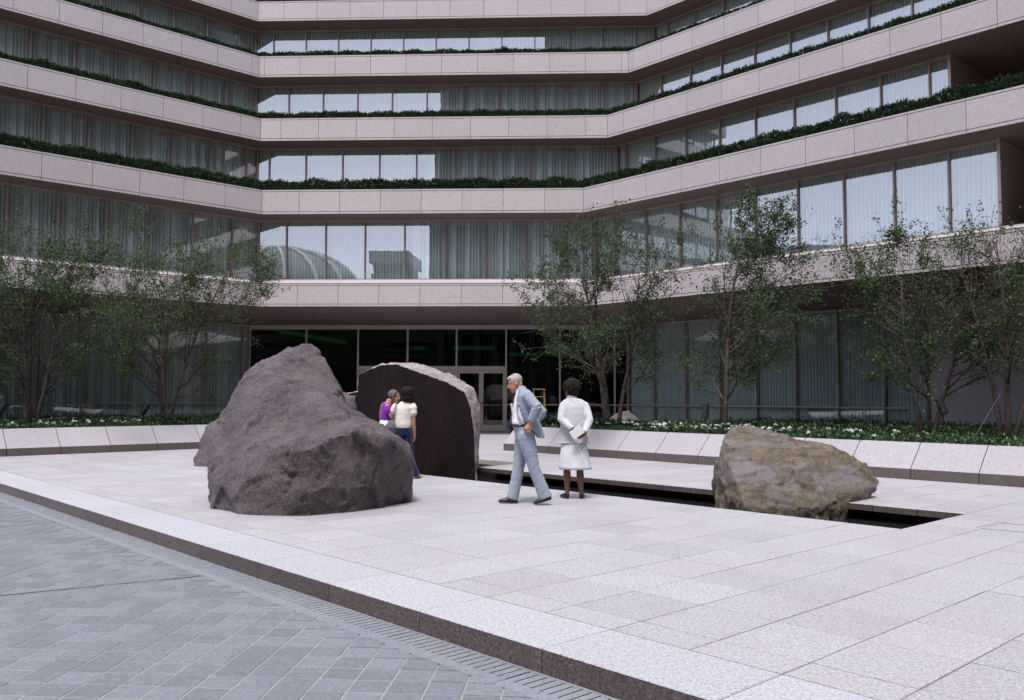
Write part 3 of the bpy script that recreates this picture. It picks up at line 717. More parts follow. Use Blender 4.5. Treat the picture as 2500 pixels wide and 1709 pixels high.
# ------------------------------------------------------------------ trees
def tree(name, label, base, height, rx, seed, stems, low=.9, nleaf=11000, lean=(0, 0), top_skew=(0, 0)):
    rg = random.Random(seed); tr = empty(name, base); tag(tr, label, 'tree', 'multi-stemmed trees in the planter beds')
    base = Vector(base); wood = MB(); tips = []
    def rv(): return Vector((rg.gauss(0, 1), rg.gauss(0, 1), rg.gauss(0, 1))).normalized()
    def branch(p, d, L, r, lvl):
        n = 6 if lvl == 0 else (5 if lvl == 1 else 4); pts = [p]; rad = [r]; q = p.copy(); dd = d.normalized()
        for k in range(n):
            dd = (dd + rv() * (.10 if lvl == 0 else .20) + Vector((0, 0, .05 if lvl else .03))).normalized()
            q = q + dd * (L / n); pts.append(q.copy()); rad.append(max(r * (1 - .82 * (k + 1) / n), .0035))
        wood.tube(pts, rad, 7 if lvl == 0 else (5 if lvl == 1 else 3), dome=False)
        if lvl >= 2:
            for k in range(1, len(pts)):
                tips.append((pts[k], dd, lvl))
        if lvl == 3: return
        cnt = {0: 15 if stems > 1 else 30, 1: 8, 2: 4}[lvl]
        for c in range(cnt):
            f = (.16 + .82 * (c + rg.random()) / cnt) if lvl == 0 else (.25 + .75 * (c + rg.random()) / cnt)
            x = f * n; i0 = min(int(x), n - 1); pp = pts[i0].lerp(pts[i0 + 1], x - i0); rr = rad[i0] * .55
            t_ = (pts[i0 + 1] - pts[i0]).normalized(); s = t_.cross(rv()).normalized()
            ang = rg.uniform(.55, 1.15) if lvl == 0 else rg.uniform(.45, 1.0)
            nd = t_ * math.cos(ang) + s * math.sin(ang)
            if lvl == 0:
                if pp.z - base.z < low: continue
                hrel = (pp.z - base.z) / height; prof = math.sin(min(1, max(.05, (hrel + .12) * .95)) * math.pi) ** .7
                out = Vector((pp.x - base.x, pp.y - base.y, 0))
                if out.length > .05: nd = (nd + out.normalized() * .55).normalized()
                Lb = rx * (.45 + .75 * prof) * rg.uniform(.55, 1.05)
            else: Lb = L * rg.uniform(.35, .62)
            branch(pp, nd, Lb, rr, lvl + 1)
    for s in range(stems):
        az = 2 * math.pi * s / stems + rg.uniform(-.4, .4); tilt = rg.uniform(.05, .30) if stems > 1 else .02
        d = Vector((math.cos(az) * tilt + lean[0], math.sin(az) * tilt + lean[1], 1)); b0 = base + Vector((math.cos(az), math.sin(az), 0)) * (.07 if stems > 1 else 0) - Vector((0, 0, .25))
        branch(b0, d, height * rg.uniform(.80, 1.0), .070 * (1.25 if stems == 1 else 1) * rg.uniform(.8, 1.1), 0)
    wood.build('trunk', M['bark'], tr, smooth=True)
    r = np.random.default_rng(seed); T = np.array([tuple(t[0]) for t in tips]); Dd = np.array([tuple(t[1]) for t in tips])
    w = np.array([1.0 if t[2] == 3 else .5 for t in tips]); w *= np.array([min(1.0, max(.06, noise.noise(Vector(q) * 1.25) * 1.6 + .55)) for q in T]) ** 1.5; idx = r.choice(len(T), nleaf, p=w / w.sum())
    P = T[idx] + r.normal(size=(nleaf, 3)) * .05; ax = Dd[idx] * .5 + rand_dirs(nleaf, seed + 1, -.1)
    V = leaf_quads(P, ax, .068, .042, seed + 2)
    # leaves hang in sprays that are lighter or darker together
    vv = np.clip(.5 + .5 * np.array([noise.noise(Vector(p) * 1.6) for p in P]) + r.normal(0, .22, nleaf), 0, .999)
    put('crown', big_mesh('crown', V, nleaf, 4, M['leaf_tree'], vv), tr)
    return tr
zb_ = .46
def bedpt(x, Y, z=zb_):
    p = pix(x, 1000, Y); return (p.x, p.y, z)
tree('tree', 'loose green tree with several stems behind the woman in white', bedpt(1495, 22.6), 5.2, 1.85, 3, 3, 1.0, 16000)
tree('tree', 'airy tree with one straight trunk just left of the brown boulder', bedpt(1768, 21.6), 5.6, 2.1, 18, 1, .75, 17000)
tree('tree', 'bushy tree beside the granite end wall, second from the right edge', bedpt(2262, 20.2), 4.6, 1.65, 9, 3, .9, 12500)
tree('tree', 'tall thin-stemmed tree cut by the right edge of the view', bedpt(2455, 18.6), 5.4, 1.25, 27, 3, 1.2, 6500)
tree('tree', 'dark tree with a thick short trunk at the left edge', bedpt(80, 23.6, .5), 5.2, 2.1, 31, 3, .9, 22000)
tree('tree', 'spreading tree with forked trunk to the left of the tallest boulder', bedpt(402, 25.6, .5), 5.4, 2.3, 44, 3, .8, 19000)
# guy ropes of the tree at the right edge
for n, (x, dx) in enumerate(((2455, -1.0), (2262, -.75))):
    b = Vector(bedpt(x, (18.6, 20.2)[n])); m = MB(); p0 = b + Vector((dx, -.35, -.02)); p1 = b + Vector((.05, 0, 1.35))
    m.tube([p0, p1], [.005, .005], 5, dome=False); m.tube([p0 + Vector((0, 0, -.05)), p0 + (p1 - p0) * .12], [.012, .010], 6)
    tag(m.build('guy_rope', M['guy_rope']), ('pale guy rope staking the tree at the right edge', 'thin guy rope staking the bushy tree beside the granite end wall')[n], 'rope')
# ------------------------------------------------------------------ ground cover and flowers
def cover(name, u0, u1, v0, v1, front, seed, n):
    r = np.random.default_rng(seed); e1 = np.array(eL); e2 = np.array(eA)
    if front == 'v': v = v0 + (v1 - v0) * r.uniform(0, 1, n) ** 2.2; u = r.uniform(u0, u1, n)
    else: u = u1 - (u1 - u0) * r.uniform(0, 1, n) ** 2.2; v = r.uniform(v0, v1, n)
    hgt = np.array([.20 + .12 * noise.noise(Vector((a * 1.1, b * 1.1, seed))) + .07 * noise.noise(Vector((a * 4, b * 4, seed))) for a, b in zip(u, v)])
    P = e1[None] * u[:, None] + e2[None] * v[:, None]; P[:, 2] = .52 + hgt * r.uniform(.1, 1.0, n)
    ax = rand_dirs(n, seed + 1, .25); V = leaf_quads(P, ax, .075, .055, seed + 2)
    o = put(name, big_mesh(name, V, n, 4, M['leaf_bed'], r.uniform(0, 1, n))); tag(o, kind='stuff'); return o
tag(cover('ground_cover', -17.5, 2, 16.66, 28.2, 'v', 5, 60000), 'low leafy green ground cover filling the right planter bed', 'ground cover')
tag(cover('ground_cover', -34.5, -24.35, -1, 12.1, 'u', 8, 42000), 'low leafy green ground cover filling the left planter bed', 'ground cover')
def shrub(label, u0, u1, v0, v1, h, seed, n):
    r = np.random.default_rng(seed); o = empty('shrub', UV((u0 + u1) / 2, (v0 + v1) / 2, .5)); tag(o, label, 'shrub')
    u = r.uniform(u0, u1, n); v = r.uniform(v0, v1, n); t = r.uniform(0, 1, n) ** .6
    e1 = np.array(eL); e2 = np.array(eA); P = e1[None] * u[:, None] + e2[None] * v[:, None]
    lump = np.array([1 + .35 * noise.noise(Vector((a * 1.7, b * 1.7, seed))) for a, b in zip(u, v)])
    P[:, 2] = .5 + h * t * lump; V = leaf_quads(P, rand_dirs(n, seed, .6), .11, .04, seed)
    put('foliage', big_mesh('foliage', V, n, 4, M['leaf_yew'], r.uniform(0, 1, n)), o)
    m = MB(); c = UV((u0 + u1) / 2, (v0 + v1) / 2, .45)
    for k in range(7): m.tube([c + Vector((rng.uniform(-.1, .1), rng.uniform(-.1, .1), 0)), UV(rng.uniform(u0, u1), rng.uniform(v0, v1), .5 + h * .8)], [.012, .005], 4)
    m.build('stem', M['bark'], o)
shrub('dark clipped shrub in the left bed beside the tallest boulder', -25.6, -24.4, 9.3, 12.0, .36, 3, 5200)
shrub('dark rounded shrub in the bed behind the man', -17.4, -16.4, 16.75, 18.4, .42, 4, 3600)
shrub('dark low shrub in the bed behind the woman in white', -15.9, -14.6, 16.9, 18.0, .34, 6, 3200)
fl = MB()
for k in range(5):
    a = 2 * math.pi * k / 5 + .2; c, s = math.cos(a), math.sin(a)
    for r_, zz in ((.052, .03), (.036, .055)):
        fl.quad((0, 0, zz), (c * r_ * .6 - s * r_ * .5, s * r_ * .6 + c * r_ * .5, zz + .014), (c * r_, s * r_, zz), (c * r_ * .6 + s * r_ * .5, s * r_ * .6 - c * r_ * .5, zz + .014))
fl_me = fl.mesh('blossom', M['petal'])
stm = MB(); stm.tube([(0, 0, -.30), (.004, 0, .04)], [.006, .004], 4)
for k in range(6):
    a = k * 1.05; stm.quad((0, 0, -.10), (math.cos(a) * .05 - math.sin(a) * .022, math.sin(a) * .05 + math.cos(a) * .022, -.06), (math.cos(a) * .10, math.sin(a) * .10, -.05), (math.cos(a) * .05 + math.sin(a) * .022, math.sin(a) * .05 - math.cos(a) * .022, -.06))
st_me = stm.mesh('stem', M['leaf_bed'])
def flower(u, v, z, side, sc):
    o = empty('white_flower', UV(u, v, .52), rng.uniform(0, 6)); P = UV(u, v, z)
    tag(o, 'white blossoming bedding plant in the %s planter bed' % side, 'flower', 'white flowers in the %s planter bed' % side)
    for q in range(rng.choice((1, 2, 2, 3))):
        b = put('blossom', fl_me, o, P + Vector((rng.uniform(-.06, .06) * (q > 0), rng.uniform(-.06, .06) * (q > 0), rng.uniform(-.02, .02))), rng.uniform(0, 6)); b.scale = (sc, sc, sc); b.rotation_euler.x = rng.uniform(-.2, .7)
    put('stem', st_me, o, P, rng.uniform(0, 6))
fr_ = random.Random(21)
for k in range(78):
    u = fr_.choice((fr_.uniform(-15.2, -8.0), fr_.uniform(-13.5, -9.5), fr_.uniform(-16, -6.6))); v = 16.8 + 1.7 * fr_.random() ** 1.3
    flower(u, v, .74 + fr_.uniform(-.03, .07), 'right', fr_.uniform(.6, .9))
for k in range(24):
    v = fr_.choice((fr_.uniform(5.0, 9.3), fr_.uniform(5.2, 7.0))); flower(-24.55 - 1.2 * fr_.random() ** 1.3, v, .72 + fr_.uniform(-.03, .05), 'left', fr_.uniform(.65, .95))
# ------------------------------------------------------------------ boulders
def hull(points):
    bm = bmesh.new()
    for p in points: bm.verts.new(p)
    bmesh.ops.convex_hull(bm, input=bm.verts); bmesh.ops.delete(bm, geom=[v for v in bm.verts if not v.link_faces], context='VERTS')
    bm.verts.ensure_lookup_table(); vs = [tuple(v.co) for v in bm.verts]; ix = {v: i for i, v in enumerate(bm.verts)}
    fs = [tuple(ix[v] for v in f.verts) for f in bm.faces]; bm.free(); return vs, fs
def boulder(name, label, hulls, origin, voxel, mat, amps, seed, smooth=2, cutplane=None, cutmat=None, ridge=None):
    m = MB()
    for h in hulls:
        v, f = hull(h); n = len(m.v); m.v += v; m.f += [tuple(n + i for i in q) for q in f]
    me = remeshed(m, voxel, smooth, name); N = len(me.vertices); co = np.empty(N * 3, dtype=np.float32); me.vertices.foreach_get('co', co); co = co.reshape(-1, 3)
    nr = np.array([tuple(v.normal) for v in me.vertices]); off = Vector((seed * 7.3, seed * 3.1, seed * 1.7))
    cut = np.zeros(N, bool)
    if cutplane is not None:
        cn, cdist = np.array(cutplane[0]), cutplane[1]; cut = np.abs(co @ cn - cdist) < voxel * 1.3
    dsp = np.zeros(N)
    for i in range(N):
        if cut[i]: continue
        p = Vector(co[i]) + off; s = 0.0
        for sc, am, kind in amps:
            if kind == 'f': s += am * noise.fractal(p * sc, 1.0, 2.0, 4, noise_basis='PERLIN_ORIGINAL')
            elif kind == 'm':      # rough patches between smoother ones
                mk = max(0.0, noise.noise(p * 1.1 + Vector((4, 8, 1))) + .12); s += am * mk * 2 * noise.fractal(p * sc, 1.0, 2.0, 4, noise_basis='PERLIN_ORIGINAL')
            elif kind == 'r': s += am * (.5 - abs(noise.noise(p * sc)) * 2)
            elif kind == 'v':
                d_, _ = noise.voronoi(p * sc); s += am * (d_[1] - d_[0])
            else:      # flat chips: each cell is a plane with its own tilt
                pw = p * sc + Vector((noise.noise(p * 2.1), noise.noise(p * 2.1 + Vector((9, 1, 4))), noise.noise(p * 2.1 + Vector((3, 7, 2))))) * .35
                d_, cp = noise.voronoi(pw); c_ = Vector(cp[0]); dr = noise.random_unit_vector() if False else Vector((noise.cell(c_ * 91.7), noise.cell(c_ * 57.3 + Vector((5, 0, 0))), noise.cell(c_ * 33.1 + Vector((0, 5, 0)))))
                s += am * max(-.7, min(.7, (pw - c_).dot(dr) * 2.2))
        dsp[i] = s
    co = co + nr * dsp[:, None]
    if cutplane is not None:
        dd = co @ cn - cdist; co[cut] -= cn[None] * dd[cut][:, None]
        over = (co @ cn - cdist) > 0; co[over] -= cn[None] * (co @ cn - cdist)[over][:, None]
    o3 = np.array(origin); me.vertices.foreach_set('co', (co - o3).astype(np.float32).ravel()); me.materials.clear(); me.materials.append(mat)
    me.update()
    if cutmat:
        me.materials.append(cutmat)
        for p in me.polygons:
            if abs(Vector(p.normal).dot(Vector(cutplane[0]))) > .93 and abs((np.array(p.center) + o3) @ cn - cdist) < .05: p.material_index = 1
    me.polygons.foreach_set('use_smooth', [True] * len(me.polygons)); me.update()
    ob = put(name, me, None, origin); tag(ob, label, 'boulder'); return ob
Z1 = 3.455
def q1(u, v, Y): return tuple(pix(440 + u / Z1, 820 + v / Z1, Y))
def gp(x, y, z=-.12): return (x, y, z)
base1 = [gp(-4.02, 11.72), gp(-3.36, 11.04), gp(-2.5, 10.98), gp(-2.0, 11.34), gp(-1.42, 12.4), gp(-1.6, 13.6), gp(-2.2, 14.9), gp(-3.8, 14.6), gp(-4.35, 13.0)]
body = base1 + [q1(235, 1330, 11.75), q1(260, 1230, 11.7), q1(545, 1330, 10.98), q1(490, 1235, 11.2), q1(800, 930, 10.95), q1(1090, 965, 10.78), q1(1280, 850, 10.95), q1(1480, 790, 11.2), q1(1740, 860, 11.55), q1(1960, 1010, 12.2),
               q1(1975, 1150, 12.5), q1(1925, 890, 12.7), q1(1720, 735, 12.9), q1(1480, 620, 13.0), q1(210, 1130, 12.2), q1(235, 960, 12.6), q1(310, 790, 12.9)]
peak = [q1(900, 85, 13.3), q1(1000, 58, 13.3), q1(1130, 75, 13.45), q1(1220, 170, 13.5), q1(1300, 310, 13.5), q1(1385, 490, 13.5), q1(720, 190, 13.25), q1(585, 290, 13.2), q1(525, 430, 13.15), q1(330, 690, 13.0),
        q1(1030, 240, 12.95), q1(1040, 400, 12.7), q1(1230, 390, 13.1), q1(300, 800, 12.75), q1(480, 1000, 12.0), q1(620, 1080, 11.6), q1(1000, 690, 12.1), q1(1390, 560, 12.9), gp(-3.6, 14.4), gp(-2.2, 14.6), gp(-3.9, 12.6), gp(-2, 12.6)]
spur = [q1(1040, 400, 12.7), q1(1010, 690, 12.05), q1(800, 930, 11.45), q1(1300, 600, 12.3), q1(1480, 640, 12.75), q1(1400, 760, 11.9), q1(1250, 420, 13.1), gp(-3, 13), gp(-2, 13), gp(-2.4, 12.0)]
boulder('boulder', 'tallest grey-mauve boulder with a rounded peak at centre left', [body, peak, spur], (-2.8, 12.8, 0), .036, M['rock_mauve'],
        [(.8, .012, 'f'), (1.2, .038, 'c'), (3.0, .020, 'c'), (3.5, .016, 'm'), (9, .010, 'm'), (7, .006, 'f'), (16, .006, 'f'), (32, .005, 'f')], 1, 0)
# low boulder behind the tall one (its cut end shows between the two)
bk = [gp(-6.75, 18.4), gp(-6.5, 20.4), gp(-3.6, 20.6), gp(-3.35, 18.5), gp(-5, 17.9), tuple(pix(484, 1083, 18.6)), tuple(pix(497, 1045, 18.9)), tuple(pix(540, 1022, 19.2)), tuple(pix(640, 975, 19.6)), tuple(pix(700, 955, 19.4)), tuple(pix(840, 962, 18.6)), tuple(pix(874, 958, 18.55)), (-3.32, 20.0, 1.2), (-5.8, 20.4, .9)]
boulder('boulder', 'low grey boulder half hidden behind the tallest boulder', [bk], (-5, 19.2, 0), .05, M['rock_mauve'], [(1.0, .05, 'f'), (3, .05, 'r'), (8, .02, 'f')], 2, 1)
# split boulder standing in the pool, with its flat polished face towards the viewer
Fa, Fb = Vector((-3.12, 18.05, 0)), Vector((-.72, 17.62, 0)); fd = (Fb - Fa).normalized(); fn = Vector((fd.y, -fd.x, 0))
Z5 = 3.055
def onface(u, v):
    d = _F + _R * ((580 + u / Z5 - 1250) / FPX) - _UU * ((680 + v / Z5 - 854.5) / FPX); c0 = Vector((0, 0, CAMH)); tt = fn.dot(Fa - c0) / fn.dot(d); return c0 + d * tt
face = [onface(u, v) for u, v in ((898, 1500), (897, 850), (900, 718), (960, 690), (1050, 652), (1180, 640), (1245, 690), (1360, 710), (1480, 765), (1560, 775), (1690, 850), (1735, 960), (1762, 1150), (1750, 1300), (1735, 1500))]
bkp = []
for (u, v, dp) in ((1120, 628, .25), (1180, 622, .35), (1290, 630, .45), (1400, 650, .55), (1520, 690, .6), (1600, 720, .6), (1700, 770, .55), (1755, 805, .5), (1795, 900, .45), (1806, 1000, .4), (1786, 1150, .3), (1776, 1330, .3), (1750, 1440, .3)):
    p = onface(u, v); bkp.append(p + (p - Vector((0, 0, CAMH))).normalized() * dp)
back = [Vector((-2.7, 19.6, 1.2)), Vector((-1.6, 19.7, 1.3)), Vector((-.7, 18.9, 1.0)), Vector((-2.9, 19.3, -.5)), Vector((-.8, 19.2, -.5)), Vector((-3.1, 18.4, 1.6))]
low = [Vector((Fa.x, Fa.y, -.5)), Vector((Fb.x, Fb.y, -.5))]
boulder('split_boulder', 'split boulder with a flat dark polished face standing in the pool', [[tuple(p) for p in face + bkp + back + low]], (-1.9, 18.4, -.5), .036, M['rock_skin'], [(1.5, .03, 'f'), (2.5, .022, 'c'), (6, .012, 'c'), (12, .008, 'f')], 3, 1,
        (tuple(fn), fn.dot(Fa)), M['rock_cut'])
# its lower twin at the left, half hidden by the tall boulder
Fc, Fd_ = Vector((-4.6, 18.9, 0)), Vector((-3.20, 18.75, 0)); fd2 = (Fd_ - Fc).normalized(); fn2 = Vector((fd2.y, -fd2.x, 0))
tw = [tuple(Fc + Vector((0, 0, -.12))), tuple(Fd_ + Vector((0, 0, -.12))), tuple(Fd_ + Vector((0, 0, 1.62))), tuple(Fc + Vector((.35, 0, 1.32))), (-3.22, 19.05, 1.60), (-3.3, 20.2, -.12), (-4.4, 20.3, -.12), (-3.6, 20.1, 1.1), (-4.5, 19.8, .9)]
boulder('split_boulder', 'low dark split boulder in the gap between the two large boulders', [tw], (-3.9, 19.4, 0), .04, M['rock_skin'], [(1.5, .03, 'f'), (5, .02, 'r')], 4, 1, (tuple(fn2), fn2.dot(Fc)), M['rock_cut'])
# brown boulder lying half in the pool
Z2 = 5.052
def q2(u, v, Y): return tuple(pix(1720 + u / Z2, 1020 + v / Z2, Y))
lowb = [q2(160, 985, 12.6), q2(490, 1110, 11.75), q2(480, 960, 11.85), q2(1380, 1115, 11.9), q2(1400, 1035, 12.1), q2(1900, 1015, 12.75), q2(2095, 965, 13.0), q2(2185, 800, 13.1), q2(2150, 745, 13.1), q2(1985, 600, 13.2), q2(1840, 490, 13.2), q2(1590, 350, 13.2),
        q2(1320, 300, 13.3), q2(1110, 300, 13.2), q2(600, 460, 12.6), q2(420, 410, 12.6), q2(205, 420, 12.9), q2(130, 560, 13.0), q2(95, 800, 13.1), q2(110, 860, 13.0), (3.5, 14.6, -.1), (5.2, 14.4, -.1), (3.7, 14.4, .8), (4.8, 14.2, .6), q2(300, 600, 12.3), q2(900, 800, 12.05)]
lowb += [(p[0], p[1], -.5) for p in (Vector(q2(490, 1110, 11.8)), Vector(q2(1380, 1115, 12.0)), Vector(q2(160, 985, 12.7)))]
upb = [q2(345, 112, 13.35), q2(640, 116, 13.5), q2(800, 165, 13.5), q2(1020, 218, 13.55), q2(1115, 285, 13.5), q2(925, 440, 12.75), q2(700, 480, 12.55), q2(420, 400, 12.6), q2(215, 290, 12.95), q2(200, 420, 12.95), (3.65, 14.6, .9), (4.2, 14.6, .7), (3.45, 14, .3), (4.0, 13.6, .3)]
boulder('boulder', 'broad ochre-brown boulder lying half in the pool on the right', [lowb, upb], (4.0, 13.1, -.2), .028, M['rock_ochre'],
        [(1.0, .012, 'f'), (1.8, .024, 'c'), (4.0, .016, 'c'), (5, .04, 'm'), (8, .010, 'f'), (24, .008, 'f'), (42, .005, 'f')], 5, 0)
c = Vector(bedpt(1526, 24.4, .46)); sm = [tuple(c + Vector((math.cos(a) * .47 * rng.uniform(.85, 1.08), math.sin(a) * .38, zz + rng.uniform(0, .08)))) for a in [k * .7 for k in range(9)] for zz in (-.05, .32)] + [tuple(c + Vector((.1, 0, .66))), tuple(c + Vector((-.15, .1, .60)))]
boulder('boulder', 'small pale rounded boulder in the flower bed under the trees', [sm], tuple(c), .03, M['rock_grey'], [(2, .03, 'f'), (7, .012, 'f')], 6, 2)
# ------------------------------------------------------------------ spotlights, ladder, bin
def spot(label, P, tilt, az):
    o = empty('spotlight', P); tag(o, label, 'spotlight', 'garden spotlights')
    P = Vector(P); d = Vector((math.sin(tilt) * math.cos(az), math.sin(tilt) * math.sin(az), math.cos(tilt))); c = P + Vector((0, 0, .26))
    m = MB(); m.tube([c - d * .17, c - d * .15, c + d * .12, c + d * .17], [.06, .082, .088, .088], 14, dome=False); m.build('housing', M['black_metal'], o, smooth=False)
    m = MB(); m.tube([c + d * .171, c + d * .176], [.078, .078], 14, dome=False); m.build('lens', M['lobby_dark'], o)
    m = MB(); m.tube([P - Vector((0, 0, .15)), c - d * .10], [.018, .018], 6); m.build('stake', M['black_metal'], o)
spot('black cylinder spotlight standing upright left of the single-trunk tree', pix(1722, 1032, 20.2), .05, 0)
spot('black tilted spotlight in front of the granite end wall', pix(2300, 1022, 19.2), .35, 2.4)
spot('black tilted spotlight left of the tree by the tallest boulder', pix(352, 1022, 25.0), .5, .4)
spot('black spotlight at the far left edge of the bed', pix(4, 1020, 22.6), .5, .4)
lad = tag(empty('ladder', bedpt(1316, 26.0, .5)), 'small wooden stepladder standing behind the man', 'ladder'); B = Vector(bedpt(1316, 26.0, .5))
for s in (-1, 1):
    m = MB(); m.tube([B + Vector((s * .19, -.22, -.05)), B + Vector((s * .155, 0, 1.18))], [.020, .020], 4, dome=False); m.build('rail', M['ladder_wood'], lad)
    m = MB(); m.tube([B + Vector((s * .17, .34, -.05)), B + Vector((s * .14, .03, 1.18))], [.014, .014], 4, dome=False); m.build('rear_leg', M['ladder_wood'], lad)
for k in range(4):
    z = .22 + k * .25; f = z / 1.18; m = MB(); m.box(-.17 + .03 * f, .17 - .03 * f, -.045, .045, -.011, .011); m.build('step', M['ladder_wood'], lad, loc=B + Vector((0, -.22 + .2 * f, z)))
m = MB(); m.box(-.19, .19, -.09, .09, 0, .025); m.build('top_step', M['ladder_wood'], lad, loc=B + Vector((0, .01, 1.18)))
P = BW('C', -1.30, 36.2, 0); b_ = tag(empty('litter_bin', P), 'black square bin beside the entrance door behind the man', 'bin')
m = MB(); m.prism([(-.24, .04), (-.20, 0), (.20, 0), (.24, .04), (.26, .74), (-.26, .74)], -.24, .24); m.build('bin_body', M['black_metal'], b_, loc=P, rz=TH_['C'])
m = MB(); m.box(-.28, .28, -.26, -.12, .7402, .79); m.box(-.28, .28, .12, .26, .7402, .79); m.box(-.28, -.12, -.1198, .1198, .7402, .79); m.box(.12, .28, -.1198, .1198, .7402, .79); m.build('bin_rim', M['black_metal'], b_, loc=P, rz=TH_['C'])
# ------------------------------------------------------------------ buildings that only show as reflections in the windows
def tower(name, label, x0, x1, y0, y1, h, fins, mat):
    o = tag(empty(name, ((x0 + x1) / 2, (y0 + y1) / 2, -.6)), label, 'building')
    MB().box(x0, x1, y0, y1, -.6, h).build('wall', M['interior'], o)
    w = (x1 - x0) / fins; fm = MB().box(-.35, .35, .001, .7, 0, h - 1.5).mesh('pier', mat)
    for k in range(fins + 1): put('pier', fm, o, (x0 + k * w, y1, -.6))
    MB().box(x0 - .6, x1 + .6, y0 - .3, y1 + 1.2, h, h + 2.4).build('cornice', mat, o)
    for k in range(1, 9): MB().box(x0, x1, y1, y1 + .3, k * h / 9 - .4, k * h / 9 + .4).build('spandrel', mat, o)
tower('piered_office_block', 'dark piered office block mirrored in the middle windows', -13, 32, -44, -24, 39, 22, M['stone_pale'])
pbk = [o for o in COL.objects if o.name == 'piered_office_block'][0]; MB().box(-1.4, 31, -43, -25, 41.4, 46).build('penthouse', M['stone_pale'], pbk)
tower('plain_office_block', 'square block mirrored in the lowest ribbon of windows', -41, -34, -125, -112, 29, 4, M['stone_far'])
tower('flank_office_block', 'tall dark office block mirrored in the windows of the left wing', 33, 62, -22, 9, 46, 14, M['stone_pale'])
tower('sky_screen_block', 'added low block screening sky from the entrance glass reflections', -62, -13.5, -78, -66, 10, 12, M['stone_pale'])  # unseen block added to keep bright sky out of the entrance reflections
tower('low_office_block', 'low office block mirrored in the right wing near the tree tops', -78, -58, -30, 24, 15, 6, M['stone_far'])
o = tag(empty('domed_hall', (-72, -120, -.6)), 'domed hall mirrored in the lowest ribbon of windows', 'building')
MB().box(-96, -48, -135, -110, -.6, 24).build('wall', M['stone_far'], o)
m = MB(); m.ell((-66, -122, 24), (20, 13, 10), None, 28, 12); m.build('dome', M['stone_far'], o, smooth=True)
for k in range(9):
    t_ = math.pi * (k + .5) / 9; m = MB(); m.tube([(-66 + 20.3 * math.cos(ph_) * math.cos(t_), -122 + 13.3 * math.cos(ph_) * math.sin(t_), 24 + 10.3 * math.sin(ph_)) for ph_ in [q * .19 for q in range(9)]], [.35] * 9, 6); m.build('rib', M['petal'], o)
# ------------------------------------------------------------------ people
def V3(*a): return Vector(a)
class Fig:
    """figure measured in a local frame: x to the right of the view, y away from it, z up; sc = metres per measured unit"""
    def __init__(s, base, cu, cv, sc): s.b = Vector(base); s.cu, s.cv, s.sc = cu, cv, sc
    def p(s, u, v, y=0.0): return s.b + Vector(((u - s.cu) * s.sc, y, (s.cv - v) * s.sc))
def rings_loft(mb, rings, m=20, fold=0.0, nf=9, seed=0):
    """rings: (centre, x radius, y radius)"""
    out = []
    for i, (c, rx, ry) in enumerate(rings):
        k = i / max(1, len(rings) - 1); r = []
        for q in range(m):
            a = 2 * math.pi * q / m; w = 1 + fold * k * math.sin(nf * a + seed) + fold * .5 * k * math.sin((nf + 4) * a + 1.3 * seed)
            r.append(Vector(c) + Vector((math.cos(a) * rx * w, math.sin(a) * ry * w, 0)))
        out.append(r)
    mb.loft(out)
def add_head(mb, hc, f, u, nb, k=1.0):
    f = f.normalized(); s = f.cross(u).normalized(); u = s.cross(f).normalized(); ax = (s, f, u)
    mb.ell(hc + u * .022 * k - f * .012 * k, (.072 * k, .094 * k, .098 * k), ax, 18, 12)
    mb.ell(hc + f * .026 * k - u * .045 * k, (.060 * k, .064 * k, .080 * k), ax, 16, 10)
    mb.ell(hc + f * .058 * k - u * .100 * k, (.034 * k, .028 * k, .024 * k), ax)
    mb.ell(hc + f * .074 * k + u * .030 * k, (.046 * k, .014 * k, .014 * k), ax)
    mb.tube([hc + f * .082 * k + u * .018 * k, hc + f * .102 * k - u * .022 * k, hc + f * .104 * k - u * .030 * k], [.010 * k, .014 * k, .015 * k], 8)
    mb.ell(hc + f * .084 * k - u * .062 * k, (.024 * k, .010 * k, .009 * k), ax)
    for q in (-1, 1): mb.ell(hc + s * q * .073 * k - f * .008 * k - u * .018 * k, (.011 * k, .022 * k, .033 * k), ax)
    mb.tube([nb - u * .04, nb, hc - u * .055 * k - f * .02 * k], [.066 * k, .058 * k, .052 * k], 14)
    return ax
def add_hand(mb, wr, d, nrm, thumb, curl=.35, k=1.0):
    d = d.normalized(); nrm = (nrm - d * nrm.dot(d)).normalized(); sd = d.cross(nrm) * thumb
    mb.tube([wr - d * .02, wr + d * .012, wr + d * .050 * k, wr + d * .088 * k], [(.026 * k, .020 * k), (.030 * k, .019 * k), (.041 * k, .016 * k), (.038 * k, .013 * k)], 12, side=sd)
    for i, (off, L) in enumerate(((.030, .070), (.010, .078), (-.010, .073), (-.029, .058))):
        p = wr + d * (.088 * k) + sd * off * k; pts = [p - d * .015]; dd = d + sd * off * 1.2
        for q in range(3):
            ang = curl * (q + 1) * .75; seg_ = (dd.normalized() * math.cos(ang) + nrm * math.sin(ang)); pts.append(pts[-1] + seg_ * (L * k * (.46, .32, .26)[q]))
        mb.tube(pts, [.0090 * k, .0088 * k, .0080 * k, .0066 * k], 7)
    p = wr + d * .022 * k + sd * .028 * k; q = p + (sd * .75 + d * .6 + nrm * .2).normalized() * .040 * k
    mb.tube([p - sd * .012, p, q, q + (d * .9 + sd * .25 + nrm * .35).normalized() * .034 * k], [.013 * k, .013 * k, .011 * k, .008 * k], 7)
WRINKLE = {'trousers': .85, 'jacket': .9, 'blouse': .8, 'knit_jacket': .6, 'shirt': .8, 'hair': .25}
